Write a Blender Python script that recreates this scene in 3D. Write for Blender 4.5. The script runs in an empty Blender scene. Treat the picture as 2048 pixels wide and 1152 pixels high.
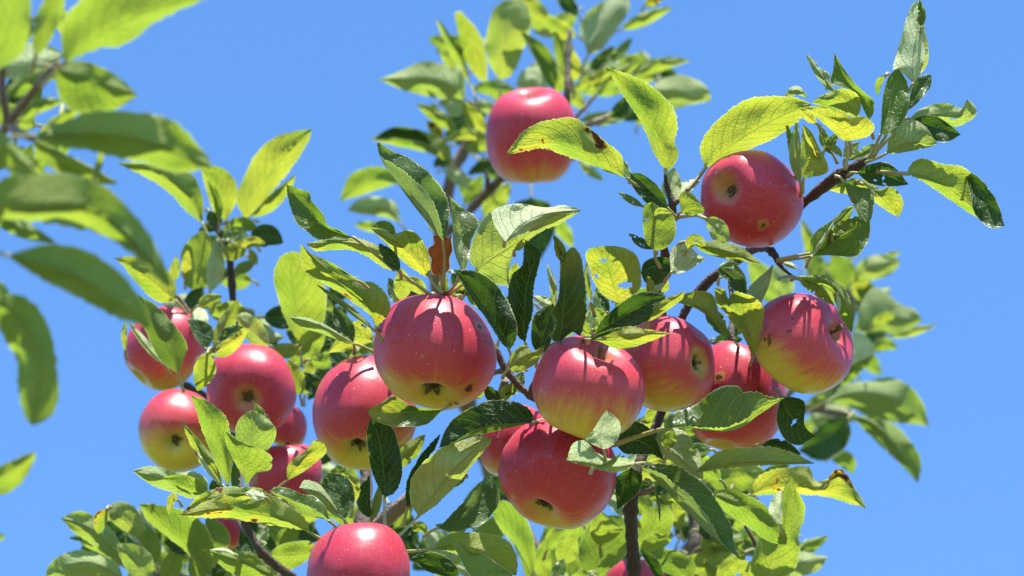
import bpy, math, random
from mathutils import Vector, Matrix, noise as mnoise

# ------------------------------------------------------------------ camera, sky, sun, exposure
SC = bpy.context.scene
COL = SC.collection
ELEV = math.radians(35.0)                      # the photographer looks up into the tree
CAM = Vector((0.0, 0.0, 1.6))
RIGHT = Vector((1, 0, 0))
FWD = Vector((0, math.cos(ELEV), math.sin(ELEV)))
UP = Vector((0, -math.sin(ELEV), math.cos(ELEV)))
LENS, SENSOR = 105.0, 36.0
F = 2048.0 * LENS / SENSOR                     # focal length in pixels of the 2048 px wide photograph
cd = bpy.data.cameras.new('camera')
cd.lens, cd.sensor_width, cd.clip_start, cd.clip_end = LENS, SENSOR, 0.05, 5000.0
cd.dof.use_dof = True
cd.dof.focus_distance = 1.72
cd.dof.aperture_fstop = 10.5
cam = bpy.data.objects.new('camera', cd); COL.objects.link(cam)
cam.location = CAM
cam.rotation_euler = (math.pi / 2 + ELEV, 0, 0)
SC.camera = cam

SUN_DIR = (0.10 * RIGHT + 0.97 * UP + 0.20 * FWD).normalized()   # towards the sun: high, a little behind the leaves
W = bpy.data.worlds.new('World'); SC.world = W; W.use_nodes = True
wn = W.node_tree.nodes; wl_ = W.node_tree.links
sky = wn.new('ShaderNodeTexSky'); sky.sky_type = 'NISHITA'; sky.sun_disc = False
sky.sun_elevation = math.asin(SUN_DIR.z)
sky.sun_rotation = math.atan2(SUN_DIR.x, SUN_DIR.y)
sky.air_density, sky.dust_density, sky.ozone_density, sky.altitude = 1.0, 0.5, 2.2, 200
bg = wn['Background']; bg.inputs['Strength'].default_value = 0.119
tint = wn.new('ShaderNodeMix'); tint.data_type = 'RGBA'; tint.blend_type = 'MULTIPLY'; tint.inputs[0].default_value = 1.0
tint.inputs[7].default_value = (0.55, 0.83, 1.08, 1.0)     # clear, deep blue air
wl_.new(sky.outputs['Color'], tint.inputs[6]); wl_.new(tint.outputs[2], bg.inputs['Color'])
sd = bpy.data.lights.new('sun', 'SUN'); sd.energy = 5.0; sd.angle = math.radians(0.53); sd.color = (1.0, 0.96, 0.88)
sun = bpy.data.objects.new('sun', sd); COL.objects.link(sun)
sun.location = (0, 0, 12)
sun.rotation_euler = SUN_DIR.to_track_quat('Z', 'Y').to_euler()
VS = SC.view_settings
VS.view_transform = 'Standard'; VS.look = 'None'; VS.exposure = 1.35; VS.gamma = 1.0
SC.cycles.max_bounces = 8; SC.cycles.transmission_bounces = 6; SC.cycles.diffuse_bounces = 2
SC.cycles.use_denoising = True

random.seed(7)

def P(x, y, d):
    """World point seen at photo pixel (x, y) at distance d along the view axis."""
    return CAM + d * FWD + ((x - 1024.0) / F * d) * RIGHT - ((y - 576.0) / F * d) * UP

# ------------------------------------------------------------------ materials
def newmat(name):
    m = bpy.data.materials.new(name); m.use_nodes = True
    nt = m.node_tree
    for n in list(nt.nodes): nt.nodes.remove(n)
    return m, nt

class NB:
    """Small node-graph writer."""
    def __init__(s, nt): s.nt = nt
    def n(s, t, **kw):
        nd = s.nt.nodes.new(t)
        for k, v in kw.items(): setattr(nd, k, v)
        return nd
    def put(s, sock, v):
        if v is None: return
        if hasattr(v, 'is_linked') or isinstance(v, bpy.types.NodeSocket): s.nt.links.new(v, sock)
        else: sock.default_value = v
    def math(s, op, a, b=None, c=None, clamp=False):
        nd = s.n('ShaderNodeMath', operation=op, use_clamp=clamp)
        s.put(nd.inputs[0], a); s.put(nd.inputs[1], b)
        if c is not None: s.put(nd.inputs[2], c)
        return nd.outputs[0]
    def step(s, x, lo, hi, a=0.0, b=1.0):
        nd = s.n('ShaderNodeMapRange', interpolation_type='SMOOTHSTEP')
        s.put(nd.inputs[0], x); s.put(nd.inputs[1], lo); s.put(nd.inputs[2], hi); s.put(nd.inputs[3], a); s.put(nd.inputs[4], b)
        return nd.outputs[0]
    def mix(s, f, a, b, blend='MIX'):
        nd = s.n('ShaderNodeMix', data_type='RGBA', blend_type=blend)
        s.put(nd.inputs[0], f)
        s.put(nd.inputs[6], a if not isinstance(a, tuple) else (*a, 1.0)[:4])
        s.put(nd.inputs[7], b if not isinstance(b, tuple) else (*b, 1.0)[:4])
        return nd.outputs[2]
    def noise(s, vec, scale, detail=3.0, rough=0.5, dim='3D', w=None):
        nd = s.n('ShaderNodeTexNoise', noise_dimensions=dim)
        s.put(nd.inputs['Vector'], vec); nd.inputs['Scale'].default_value = scale
        nd.inputs['Detail'].default_value = detail; nd.inputs['Roughness'].default_value = rough
        if w is not None: s.put(nd.inputs['W'], w)
        return nd.outputs['Fac']

def leaf_material():
    m, nt = newmat('apple_leaf'); b = NB(nt)
    uv = b.n('ShaderNodeUVMap'); sep = b.n('ShaderNodeSeparateXYZ'); nt.links.new(uv.outputs[0], sep.inputs[0])
    u, v = sep.outputs[0], sep.outputs[1]
    oi = b.n('ShaderNodeObjectInfo'); oc = b.n('ShaderNodeSeparateColor'); nt.links.new(oi.outputs['Color'], oc.inputs[0])
    yel, brn, pale, tip = oc.outputs[0], oc.outputs[1], oc.outputs[2], oi.outputs['Alpha']
    rnd = oi.outputs['Random']
    tc = b.n('ShaderNodeTexCoord'); obj = tc.outputs['Object']
    back = b.n('ShaderNodeNewGeometry').outputs['Backfacing']
    a = b.math('ABSOLUTE', b.math('MULTIPLY', b.math('SUBTRACT', u, 0.5), 2.0))
    # veins: midrib, bowed laterals, fine net
    wob = b.math('MULTIPLY', b.math('SUBTRACT', b.noise(obj, 60, 2), 0.5), 0.28)
    sgn = b.math('MULTIPLY', b.math('GREATER_THAN', u, 0.5), 0.45)
    lat = b.math('ADD', b.math('SUBTRACT', b.math('MULTIPLY', v, 8.5), b.math('MULTIPLY', b.math('POWER', a, 1.25), 2.5)), b.math('ADD', wob, sgn))
    fr = b.math('ABSOLUTE', b.math('SUBTRACT', b.math('FRACT', lat), 0.5))
    latm = b.step(fr, 0.0, 0.095, 1.0, 0.0)
    latm = b.math('MULTIPLY', latm, b.step(a, 0.75, 1.0, 1.0, 0.2))
    mid = b.step(a, 0.0, 0.07, 1.0, 0.0)
    vor = b.n('ShaderNodeTexVoronoi', feature='DISTANCE_TO_EDGE'); nt.links.new(obj, vor.inputs['Vector']); vor.inputs['Scale'].default_value = 330
    net = b.step(vor.outputs['Distance'], 0.0, 0.09, 1.0, 0.0)
    vein = b.math('MAXIMUM', b.math('MAXIMUM', mid, b.math('MULTIPLY', latm, 0.9)), b.math('MULTIPLY', net, 0.35))
    big = b.noise(obj, 38, 3); fine = b.noise(obj, 260, 3)
    # yellowing factor
    yf = b.math('ADD', b.math('MULTIPLY', yel, b.step(big, 0.25, 0.6)), b.math('MULTIPLY', tip, b.step(v, 0.45, 0.85)), clamp=True)
    top = b.mix(big, (0.010, 0.034, 0.006), (0.026, 0.070, 0.012))
    top = b.mix(yf, top, (0.16, 0.19, 0.02))
    top = b.mix(b.math('MULTIPLY', pale, 0.28), top, (0.20, 0.30, 0.12))  # sun glare on some upper faces, put into the colour
    top = b.mix(b.math('MULTIPLY', vein, 0.8), top, (0.24, 0.36, 0.15))
    und = b.mix(big, (0.15, 0.22, 0.05), (0.22, 0.29, 0.085))
    und = b.mix(yf, und, (0.38, 0.37, 0.09))
    und = b.mix(pale, und, (0.60, 0.67, 0.40))
    und = b.mix(b.math('MULTIPLY', vein, 0.5), und, (0.38, 0.42, 0.22))
    col = b.mix(back, top, und)
    thin_lit = b.step(yel, 0.0, 0.16)                # green leaves pass less light; on the dark ones this stands in for shade
    tr = b.mix(thin_lit, b.mix(big, (0.035, 0.085, 0.006), (0.06, 0.13, 0.01)), b.mix(big, (0.17, 0.32, 0.020), (0.28, 0.43, 0.034)))
    tr = b.mix(yf, tr, (0.56, 0.53, 0.04))
    tr = b.mix(b.math('MULTIPLY', vein, 0.45), tr, (0.16, 0.24, 0.03))
    tr = b.mix(b.math('MULTIPLY', pale, 0.5), tr, (0.35, 0.45, 0.16))
    # rust and dead patches
    sp = b.noise(obj, 85, 2, 0.6)
    lo = b.math('SUBTRACT', 0.80, b.math('MULTIPLY', brn, 0.62))
    bm = b.math('MULTIPLY', b.step(sp, lo, b.math('ADD', lo, 0.05)), b.step(brn, 0.02, 0.1))
    halo = b.math('MULTIPLY', b.step(sp, b.math('SUBTRACT', lo, 0.05), lo), b.step(brn, 0.02, 0.1))
    rust = b.mix(b.noise(obj, 420, 2), (0.03, 0.012, 0.006), (0.17, 0.065, 0.02))
    col = b.mix(b.math('MULTIPLY', halo, 0.6), col, (0.34, 0.28, 0.03)); tr = b.mix(b.math('MULTIPLY', halo, 0.6), tr, (0.6, 0.36, 0.02))
    col = b.mix(bm, col, rust); tr = b.mix(bm, tr, (0.09, 0.028, 0.006))
    # tiny specks everywhere
    vs = b.n('ShaderNodeTexVoronoi'); nt.links.new(obj, vs.inputs['Vector']); vs.inputs['Scale'].default_value = 210
    spk = b.math('MULTIPLY', b.step(vs.outputs['Distance'], 0.05, 0.11, 1.0, 0.0), b.step(b.noise(obj, 50, 1), 0.6, 0.68))
    col = b.mix(b.math('MULTIPLY', spk, 0.7), col, (0.09, 0.04, 0.015)); tr = b.mix(b.math('MULTIPLY', spk, 0.7), tr, (0.12, 0.06, 0.01))
    # thin pale margin; its brightness also paints in light catching the edge
    rim = b.math('MULTIPLY', b.step(a, 0.955, 0.985), 0.8)
    col = b.mix(rim, col, (0.50, 0.55, 0.30)); tr = b.mix(rim, tr, (0.5, 0.55, 0.2))
    vary = b.math('ADD', 0.82, b.math('MULTIPLY', rnd, 0.36))
    hs = b.n('ShaderNodeHueSaturation'); nt.links.new(col, hs.inputs['Color']); b.put(hs.inputs['Value'], vary); col = hs.outputs[0]
    # relief
    h = b.math('ADD', b.math('MULTIPLY', vein, b.math('SUBTRACT', b.math('MULTIPLY', back, 2.0), 1.0)), b.math('ADD', b.math('MULTIPLY', fine, 0.35), b.math('MULTIPLY', big, 0.9)))
    bmp = b.n('ShaderNodeBump'); bmp.inputs['Strength'].default_value = 0.6; bmp.inputs['Distance'].default_value = 0.0014; nt.links.new(h, bmp.inputs['Height'])
    pr = b.n('ShaderNodeBsdfPrincipled'); nt.links.new(col, pr.inputs['Base Color']); nt.links.new(bmp.outputs[0], pr.inputs['Normal'])
    b.put(pr.inputs['Roughness'], b.math('ADD', 0.37, b.math('MULTIPLY', back, 0.28)))
    b.put(pr.inputs['Specular IOR Level'], b.math('SUBTRACT', 0.27, b.math('MULTIPLY', back, 0.10)))
    tl = b.n('ShaderNodeBsdfTranslucent'); nt.links.new(tr, tl.inputs['Color']); nt.links.new(bmp.outputs[0], tl.inputs['Normal'])
    mx = b.n('ShaderNodeMixShader'); mx.inputs[0].default_value = 0.47
    nt.links.new(pr.outputs[0], mx.inputs[1]); nt.links.new(tl.outputs[0], mx.inputs[2])
    out = b.n('ShaderNodeOutputMaterial'); nt.links.new(mx.outputs[0], out.inputs[0])
    return m

def apple_material():
    m, nt = newmat('apple_skin'); b = NB(nt)
    tc = b.n('ShaderNodeTexCoord'); obj = tc.outputs['Object']
    oi = b.n('ShaderNodeObjectInfo')
    # direction of the blush in the apple's own space is kept in the object colour
    dv = b.n('ShaderNodeVectorMath', operation='MULTIPLY_ADD'); nt.links.new(oi.outputs['Color'], dv.inputs[0]); dv.inputs[1].default_value = (2, 2, 2); dv.inputs[2].default_value = (-1, -1, -1)
    nv = b.n('ShaderNodeVectorMath', operation='NORMALIZE'); nt.links.new(obj, nv.inputs[0])
    dt = b.n('ShaderNodeVectorMath', operation='DOT_PRODUCT'); nt.links.new(nv.outputs[0], dt.inputs[0]); nt.links.new(dv.outputs[0], dt.inputs[1])
    sp = b.n('ShaderNodeSeparateXYZ'); nt.links.new(obj, sp.inputs[0])
    z = b.math('MULTIPLY', sp.outputs[2], 30.0)
    off = b.math('MULTIPLY', oi.outputs['Random'], 40.0)
    mp = b.n('ShaderNodeVectorMath', operation='ADD'); nt.links.new(obj, mp.inputs[0]); cb = b.n('ShaderNodeCombineXYZ'); b.put(cb.inputs[2], off); 
    # streaks run from stalk to calyx: angle-only noise
    ang = b.math('ARCTAN2', sp.outputs[1], sp.outputs[0])
    ca = b.n('ShaderNodeCombineXYZ'); b.put(ca.inputs[0], b.math('MULTIPLY', b.math('COSINE', ang), 1.0)); b.put(ca.inputs[1], b.math('SINE', ang)); b.put(ca.inputs[2], b.math('ADD', b.math('MULTIPLY', z, 0.16), off))
    streak = b.noise(ca.outputs[0], 9.0, 4, 0.65)
    cc = b.n('ShaderNodeCombineXYZ'); b.put(cc.inputs[2], off); nt.links.new(cc.outputs[0], mp.inputs[1])
    fs_ = b.noise(ca.outputs[0], 34.0, 3, 0.6)
    streak = b.math('ADD', b.math('MULTIPLY', streak, 0.6), b.math('MULTIPLY', fs_, 0.4))
    blot = b.noise(mp.outputs[0], 42, 4, 0.55)
    f = b.math('ADD', dt.outputs['Value'], b.math('MULTIPLY', b.math('SUBTRACT', streak, 0.5), 1.0))
    f = b.math('ADD', f, b.math('MULTIPLY', b.math('SUBTRACT', blot, 0.5), 0.8))
    f = b.math('ADD', f, b.math('SUBTRACT', b.math('MULTIPLY', oi.outputs['Alpha'], 2.0), 1.0))
    blush = b.step(f, -0.75, 0.25)
    ground = b.mix(blot, (0.50, 0.45, 0.035), (0.68, 0.58, 0.08))
    red = b.mix(b.step(f, -0.1, 0.9), (0.48, 0.044, 0.068), (0.38, 0.008, 0.047))
    red = b.mix(b.math('MULTIPLY', b.step(streak, 0.45, 0.75), 0.5), red, (0.50, 0.085, 0.095))
    cf = b.n('ShaderNodeCombineXYZ'); b.put(cf.inputs[0], b.math('COSINE', ang)); b.put(cf.inputs[1], b.math('SINE', ang)); b.put(cf.inputs[2], b.math('ADD', b.math('MULTIPLY', z, 0.55), off))
    fleck = b.noise(cf.outputs[0], 60.0, 4, 0.7)          # short broken stripes and flecks
    red = b.mix(b.step(fleck, 0.50, 0.70, 0.0, 0.7), red, (0.54, 0.14, 0.14))
    red = b.mix(b.step(fleck, 0.30, 0.46, 0.5, 0.0), red, (0.28, 0.005, 0.028))
    blush = b.math('ADD', blush, b.math('MULTIPLY', b.math('SUBTRACT', fleck, 0.5), 0.9), clamp=True)
    col = b.mix(blush, ground, red)
    # green-yellow round the calyx
    rad = b.math('SQRT', b.math('ADD', b.math('MULTIPLY', sp.outputs[0], sp.outputs[0]), b.math('MULTIPLY', sp.outputs[1], sp.outputs[1])))
    cal = b.math('MULTIPLY', b.step(b.math('ADD', rad, b.math('MULTIPLY', b.math('SUBTRACT', blot, 0.5), 0.012)), 0.002, 0.0125, 1.0, 0.0), b.step(z, -0.5, -0.1, 1.0, 0.0))
    col = b.mix(b.math('MULTIPLY', cal, b.step(oi.outputs['Alpha'], 0.6, 0.95, 0.75, 0.4)), col, (0.40, 0.42, 0.09))
    # stalk hollow russet
    sh = b.math('MULTIPLY', b.step(rad, 0.002, 0.010, 1.0, 0.0), b.step(z, 0.1, 0.4))
    col = b.mix(b.math('MULTIPLY', sh, 0.6), col, (0.30, 0.24, 0.07))
    # lenticels
    vo = b.n('ShaderNodeTexVoronoi'); nt.links.new(mp.outputs[0], vo.inputs['Vector']); vo.inputs['Scale'].default_value = 290
    sc_ = b.n('ShaderNodeSeparateColor'); nt.links.new(vo.outputs['Color'], sc_.inputs[0])
    len_ = b.math('MULTIPLY', b.step(vo.outputs['Distance'], 0.03, b.math('ADD', 0.08, b.math('MULTIPLY', sc_.outputs[1], 0.14)), 1.0, 0.0), b.step(sc_.outputs[0], 0.2, 0.9))
    col = b.mix(b.math('MULTIPLY', len_, 0.62), col, (0.72, 0.52, 0.40))
    # scab marks
    sb = b.noise(mp.outputs[0], 120, 3, 0.6); sb2 = b.noise(mp.outputs[0], 28, 1)
    scab = b.math('MULTIPLY', b.step(sb, 0.60, 0.66), b.step(sb2, 0.64, 0.70))
    col = b.mix(b.math('MULTIPLY', scab, 0.85), col, (0.07, 0.035, 0.015))
    # individual rot and scab marks: place and size are kept on each apple
    for nm in ('mark_a', 'mark_b', 'mark_c'):
        at = b.n('ShaderNodeAttribute', attribute_type='OBJECT', attribute_name=nm)
        ar = b.n('ShaderNodeAttribute', attribute_type='OBJECT', attribute_name=nm + '_size')
        ds = b.n('ShaderNodeVectorMath', operation='DISTANCE'); nt.links.new(obj, ds.inputs[0]); nt.links.new(at.outputs['Vector'], ds.inputs[1])
        q = b.math('DIVIDE', b.math('ADD', ds.outputs['Value'], b.math('MULTIPLY', b.math('SUBTRACT', sb, 0.5), 0.010)), b.math('ADD', ar.outputs['Fac'], 0.00001))
        col = b.mix(b.step(q, 0.9, 1.9, 0.65, 0.0), col, (0.40, 0.24, 0.06))
        col = b.mix(b.step(q, 0.5, 1.0, 0.92, 0.0), col, (0.045, 0.022, 0.012))
    fine = b.noise(obj, 900, 2)
    bmp = b.n('ShaderNodeBump'); bmp.inputs['Strength'].default_value = 0.25; bmp.inputs['Distance'].default_value = 0.0004
    nt.links.new(b.math('ADD', b.math('ADD', fine, b.math('MULTIPLY', len_, 0.6)), b.math('MULTIPLY', blot, 4.0)), bmp.inputs['Height'])
    pr = b.n('ShaderNodeBsdfPrincipled'); nt.links.new(col, pr.inputs['Base Color']); nt.links.new(bmp.outputs[0], pr.inputs['Normal'])
    b.put(pr.inputs['Roughness'], b.math('ADD', 0.20, b.math('MULTIPLY', b.math('ADD', fleck, blot), 0.17)))
    pr.inputs['Specular IOR Level'].default_value = 0.30
    pr.inputs['Subsurface Weight'].default_value = 0.0
    pr.inputs['Sheen Weight'].default_value = 0.02; pr.inputs['Sheen Roughness'].default_value = 0.4; pr.inputs['Sheen Tint'].default_value = (0.9, 0.85, 1.0, 1)
    out = b.n('ShaderNodeOutputMaterial'); nt.links.new(pr.outputs[0], out.inputs[0])
    return m

def bark_material():
    m, nt = newmat('bark'); b = NB(nt)
    obj = b.n('ShaderNodeTexCoord').outputs['Object']
    oi = b.n('ShaderNodeObjectInfo')
    n1 = b.noise(obj, 45, 5, 0.6); n2 = b.noise(obj, 300, 4, 0.6)
    dark = b.mix(n1, (0.014, 0.009, 0.006), (0.065, 0.043, 0.03))
    pale = b.mix(n1, (0.15, 0.10, 0.07), (0.32, 0.25, 0.18))
    col = b.mix(oi.outputs['Alpha'], dark, pale)
    col = b.mix(b.math('MULTIPLY', b.step(n2, 0.62, 0.72), 0.5), col, (0.22, 0.20, 0.16))
    bmp = b.n('ShaderNodeBump'); bmp.inputs['Strength'].default_value = 0.9; bmp.inputs['Distance'].default_value = 0.003
    nt.links.new(b.math('ADD', n1, n2), bmp.inputs['Height'])
    pr = b.n('ShaderNodeBsdfPrincipled'); nt.links.new(col, pr.inputs['Base Color']); nt.links.new(bmp.outputs[0], pr.inputs['Normal']); pr.inputs['Roughness'].default_value = 0.75
    out = b.n('ShaderNodeOutputMaterial'); nt.links.new(pr.outputs[0], out.inputs[0])
    return m

def simple_material(name, c1, c2, scale, rough=0.6, transl=0.0):
    m, nt = newmat(name); b = NB(nt)
    obj = b.n('ShaderNodeTexCoord').outputs['Object']
    col = b.mix(b.noise(obj, scale, 4), c1, c2)
    pr = b.n('ShaderNodeBsdfPrincipled'); nt.links.new(col, pr.inputs['Base Color']); pr.inputs['Roughness'].default_value = rough
    out = b.n('ShaderNodeOutputMaterial'); nt.links.new(pr.outputs[0], out.inputs[0])
    return m

M_LEAF = leaf_material()
M_APPLE = apple_material()
M_BARK = bark_material()
M_PET = simple_material('petiole_green', (0.22, 0.25, 0.07), (0.36, 0.27, 0.13), 60, 0.5)
M_STALK = simple_material('apple_stalk', (0.07, 0.04, 0.02), (0.20, 0.12, 0.05), 200, 0.6)
M_SEPAL = simple_material('dry_sepal', (0.03, 0.02, 0.012), (0.20, 0.17, 0.10), 500, 0.8)
M_GROUND = simple_material('orchard_grass', (0.07, 0.08, 0.025), (0.14, 0.13, 0.05), 3.0, 0.9)

# ------------------------------------------------------------------ mesh helpers
def link(name, me, mat, parent=None, loc=None):
    o = bpy.data.objects.new(name, me); COL.objects.link(o)
    if mat is not None: me.materials.append(mat)
    if parent is not None: o.parent = parent
    if loc is not None: o.location = loc
    return o

def world_loc(o):
    v = Vector((0, 0, 0))
    while o is not None:
        v = v + o.location; o = o.parent
    return v

def catmull(pts, n):
    """n+1 points spaced evenly by length along a smooth curve through pts (Vectors of any size)."""
    pts = [Vector(p) for p in pts]
    if len(pts) == 2:
        return [pts[0].lerp(pts[1], i / n) for i in range(n + 1)]
    q = [2 * pts[0] - pts[1]] + pts + [2 * pts[-1] - pts[-2]]
    dense = []
    for i in range(1, len(q) - 2):
        a, b_, c, d_ = q[i - 1:i + 3]
        for j in range(12):
            t = j / 12
            dense.append(0.5 * ((2 * b_) + (c - a) * t + (2 * a - 5 * b_ + 4 * c - d_) * t * t + (3 * b_ - a - 3 * c + d_) * t ** 3))
    dense.append(pts[-1])
    L = [0.0]
    for i in range(1, len(dense)): L.append(L[-1] + (dense[i] - dense[i - 1]).length)
    out, k = [], 0
    for i in range(n + 1):
        s = L[-1] * i / n
        while k < len(L) - 2 and L[k + 1] < s: k += 1
        t = 0 if L[k + 1] == L[k] else (s - L[k]) / (L[k + 1] - L[k])
        out.append(dense[k].lerp(dense[k + 1], min(1, max(0, t))))
    return out

def tube_mesh(name, pts, radii, sides=8, rough=0.0, seed=0, cap=True):
    """Tapered, slightly knobbly tube through world points; returned relative to its first point."""
    rng = random.Random(seed)
    n = len(pts); o = pts[0]
    vs, fs = [], []
    prev = None
    for i, p in enumerate(pts):
        t = (pts[min(i + 1, n - 1)] - pts[max(i - 1, 0)]).normalized()
        if prev is None:
            prev = t.orthogonal().normalized()
        nx = (prev - prev.dot(t) * t).normalized(); ny = t.cross(nx); prev = nx
        rr = radii[i] if isinstance(radii, (list, tuple)) else radii
        for k in range(sides):
            a = 2 * math.pi * k / sides
            r2 = rr * (1 + rough * rng.uniform(-1, 1))
            vs.append(p - o + r2 * (math.cos(a) * nx + math.sin(a) * ny))
    for i in range(n - 1):
        for k in range(sides):
            k2 = (k + 1) % sides
            fs.append((i * sides + k, i * sides + k2, (i + 1) * sides + k2, (i + 1) * sides + k))
    if cap:
        fs.append(tuple(range(sides))[::-1]); fs.append(tuple((n - 1) * sides + k for k in range(sides)))
    me = bpy.data.meshes.new(name); me.from_pydata(vs, [], fs)
    for p_ in me.polygons: p_.use_smooth = True
    me.update()
    return me, o

# ------------------------------------------------------------------ ground
def build_ground():
    n = 96; vs = [(0, 0, 0)]; fs = []
    rings = [2, 6, 15, 40, 120, 400, 1500]
    for r in rings:
        for k in range(n):
            a = 2 * math.pi * k / n
            vs.append((r * math.cos(a), r * math.sin(a), 0.03 * math.sin(a * 5 + r)))
    for k in range(n): fs.append((0, 1 + k, 1 + (k + 1) % n))
    for i in range(len(rings) - 1):
        for k in range(n):
            a0, a1 = 1 + i * n + k, 1 + i * n + (k + 1) % n
            fs.append((a0, a0 + n, a1 + n, a1))
    me = bpy.data.meshes.new('ground'); me.from_pydata(vs, [], fs)
    o = link('ground', me, M_GROUND); o['kind'] = 'structure'; o['label'] = 'mown orchard grass below the trees'
build_ground()

# ------------------------------------------------------------------ trees (Empties at the trunk foot)
def tree(name, loc, label):
    e = bpy.data.objects.new(name, None); COL.objects.link(e); e.location = loc
    e.empty_display_size = 0.2
    e['label'] = label; e['category'] = 'tree'; e['group'] = 'apple trees'
    return e
T_MAIN = tree('apple_tree', (0.1, 1.75, 0), 'apple tree carrying the ripe red apples, its leaves sharp in the middle')
T_FAR = tree('apple_tree', (0.25, 2.7, 0), 'apple tree further back, its soft leaves at the top and right behind the fruit')
T_NEAR = tree('apple_tree', (-0.75, 0.75, 0), 'neighbouring apple tree whose blurred green leaves fill the left edge')

BRANCH_PTS = []
def branch(tree_, pts, pale=0.0, name='branch', sides=10, sub=8, keep=True):
    """pts: (x_px, y_px, depth, radius_px) seen in the photograph, or world points (Vector, radius_m)."""
    wp, wr = [], []
    for p in pts:
        if isinstance(p[0], Vector): wp.append(p[0]); wr.append(p[1])
        else: wp.append(P(p[0], p[1], p[2])); wr.append(p[3] * p[2] / F)
    q = catmull([Vector((*a, r)) for a, r in zip(wp, wr)], sub * (len(wp) - 1))
    q = [Vector(v) for v in q]
    pl = [Vector(v[:3]) for v in q]
    rad = [max(0.0004, v[3]) * (1 + 0.16 * mnoise.noise(v.to_3d() * 55.0) + (0.22 if (i % 11 == 5 and name != 'trunk') else 0.0)) for i, v in enumerate(q)]
    me, o = tube_mesh(name, pl, rad, sides, 0.15, len(pts) * 7 + int(abs(wp[0].x) * 1e4))
    ob = link(name, me, M_BARK, tree_, o - tree_.location)
    ob.color = (1, 1, 1, pale)
    if keep: BRANCH_PTS.extend(pl)
    return ob

# ------------------------------------------------------------------ leaves
LEAF_LEN = 0.085
def half_profile(s):
    """Outline of an apple leaf half: ovate, widest below the middle, drawn out at the tip."""
    return max(0.0, math.sin(math.pi * s ** 0.86)) ** 0.72 * (1.0 - 0.12 * s) + 0.0

def poly2(s):
    return [Vector((float(a), float(b_))) for a, b_ in (t.split(',') for t in s.split())]

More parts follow.
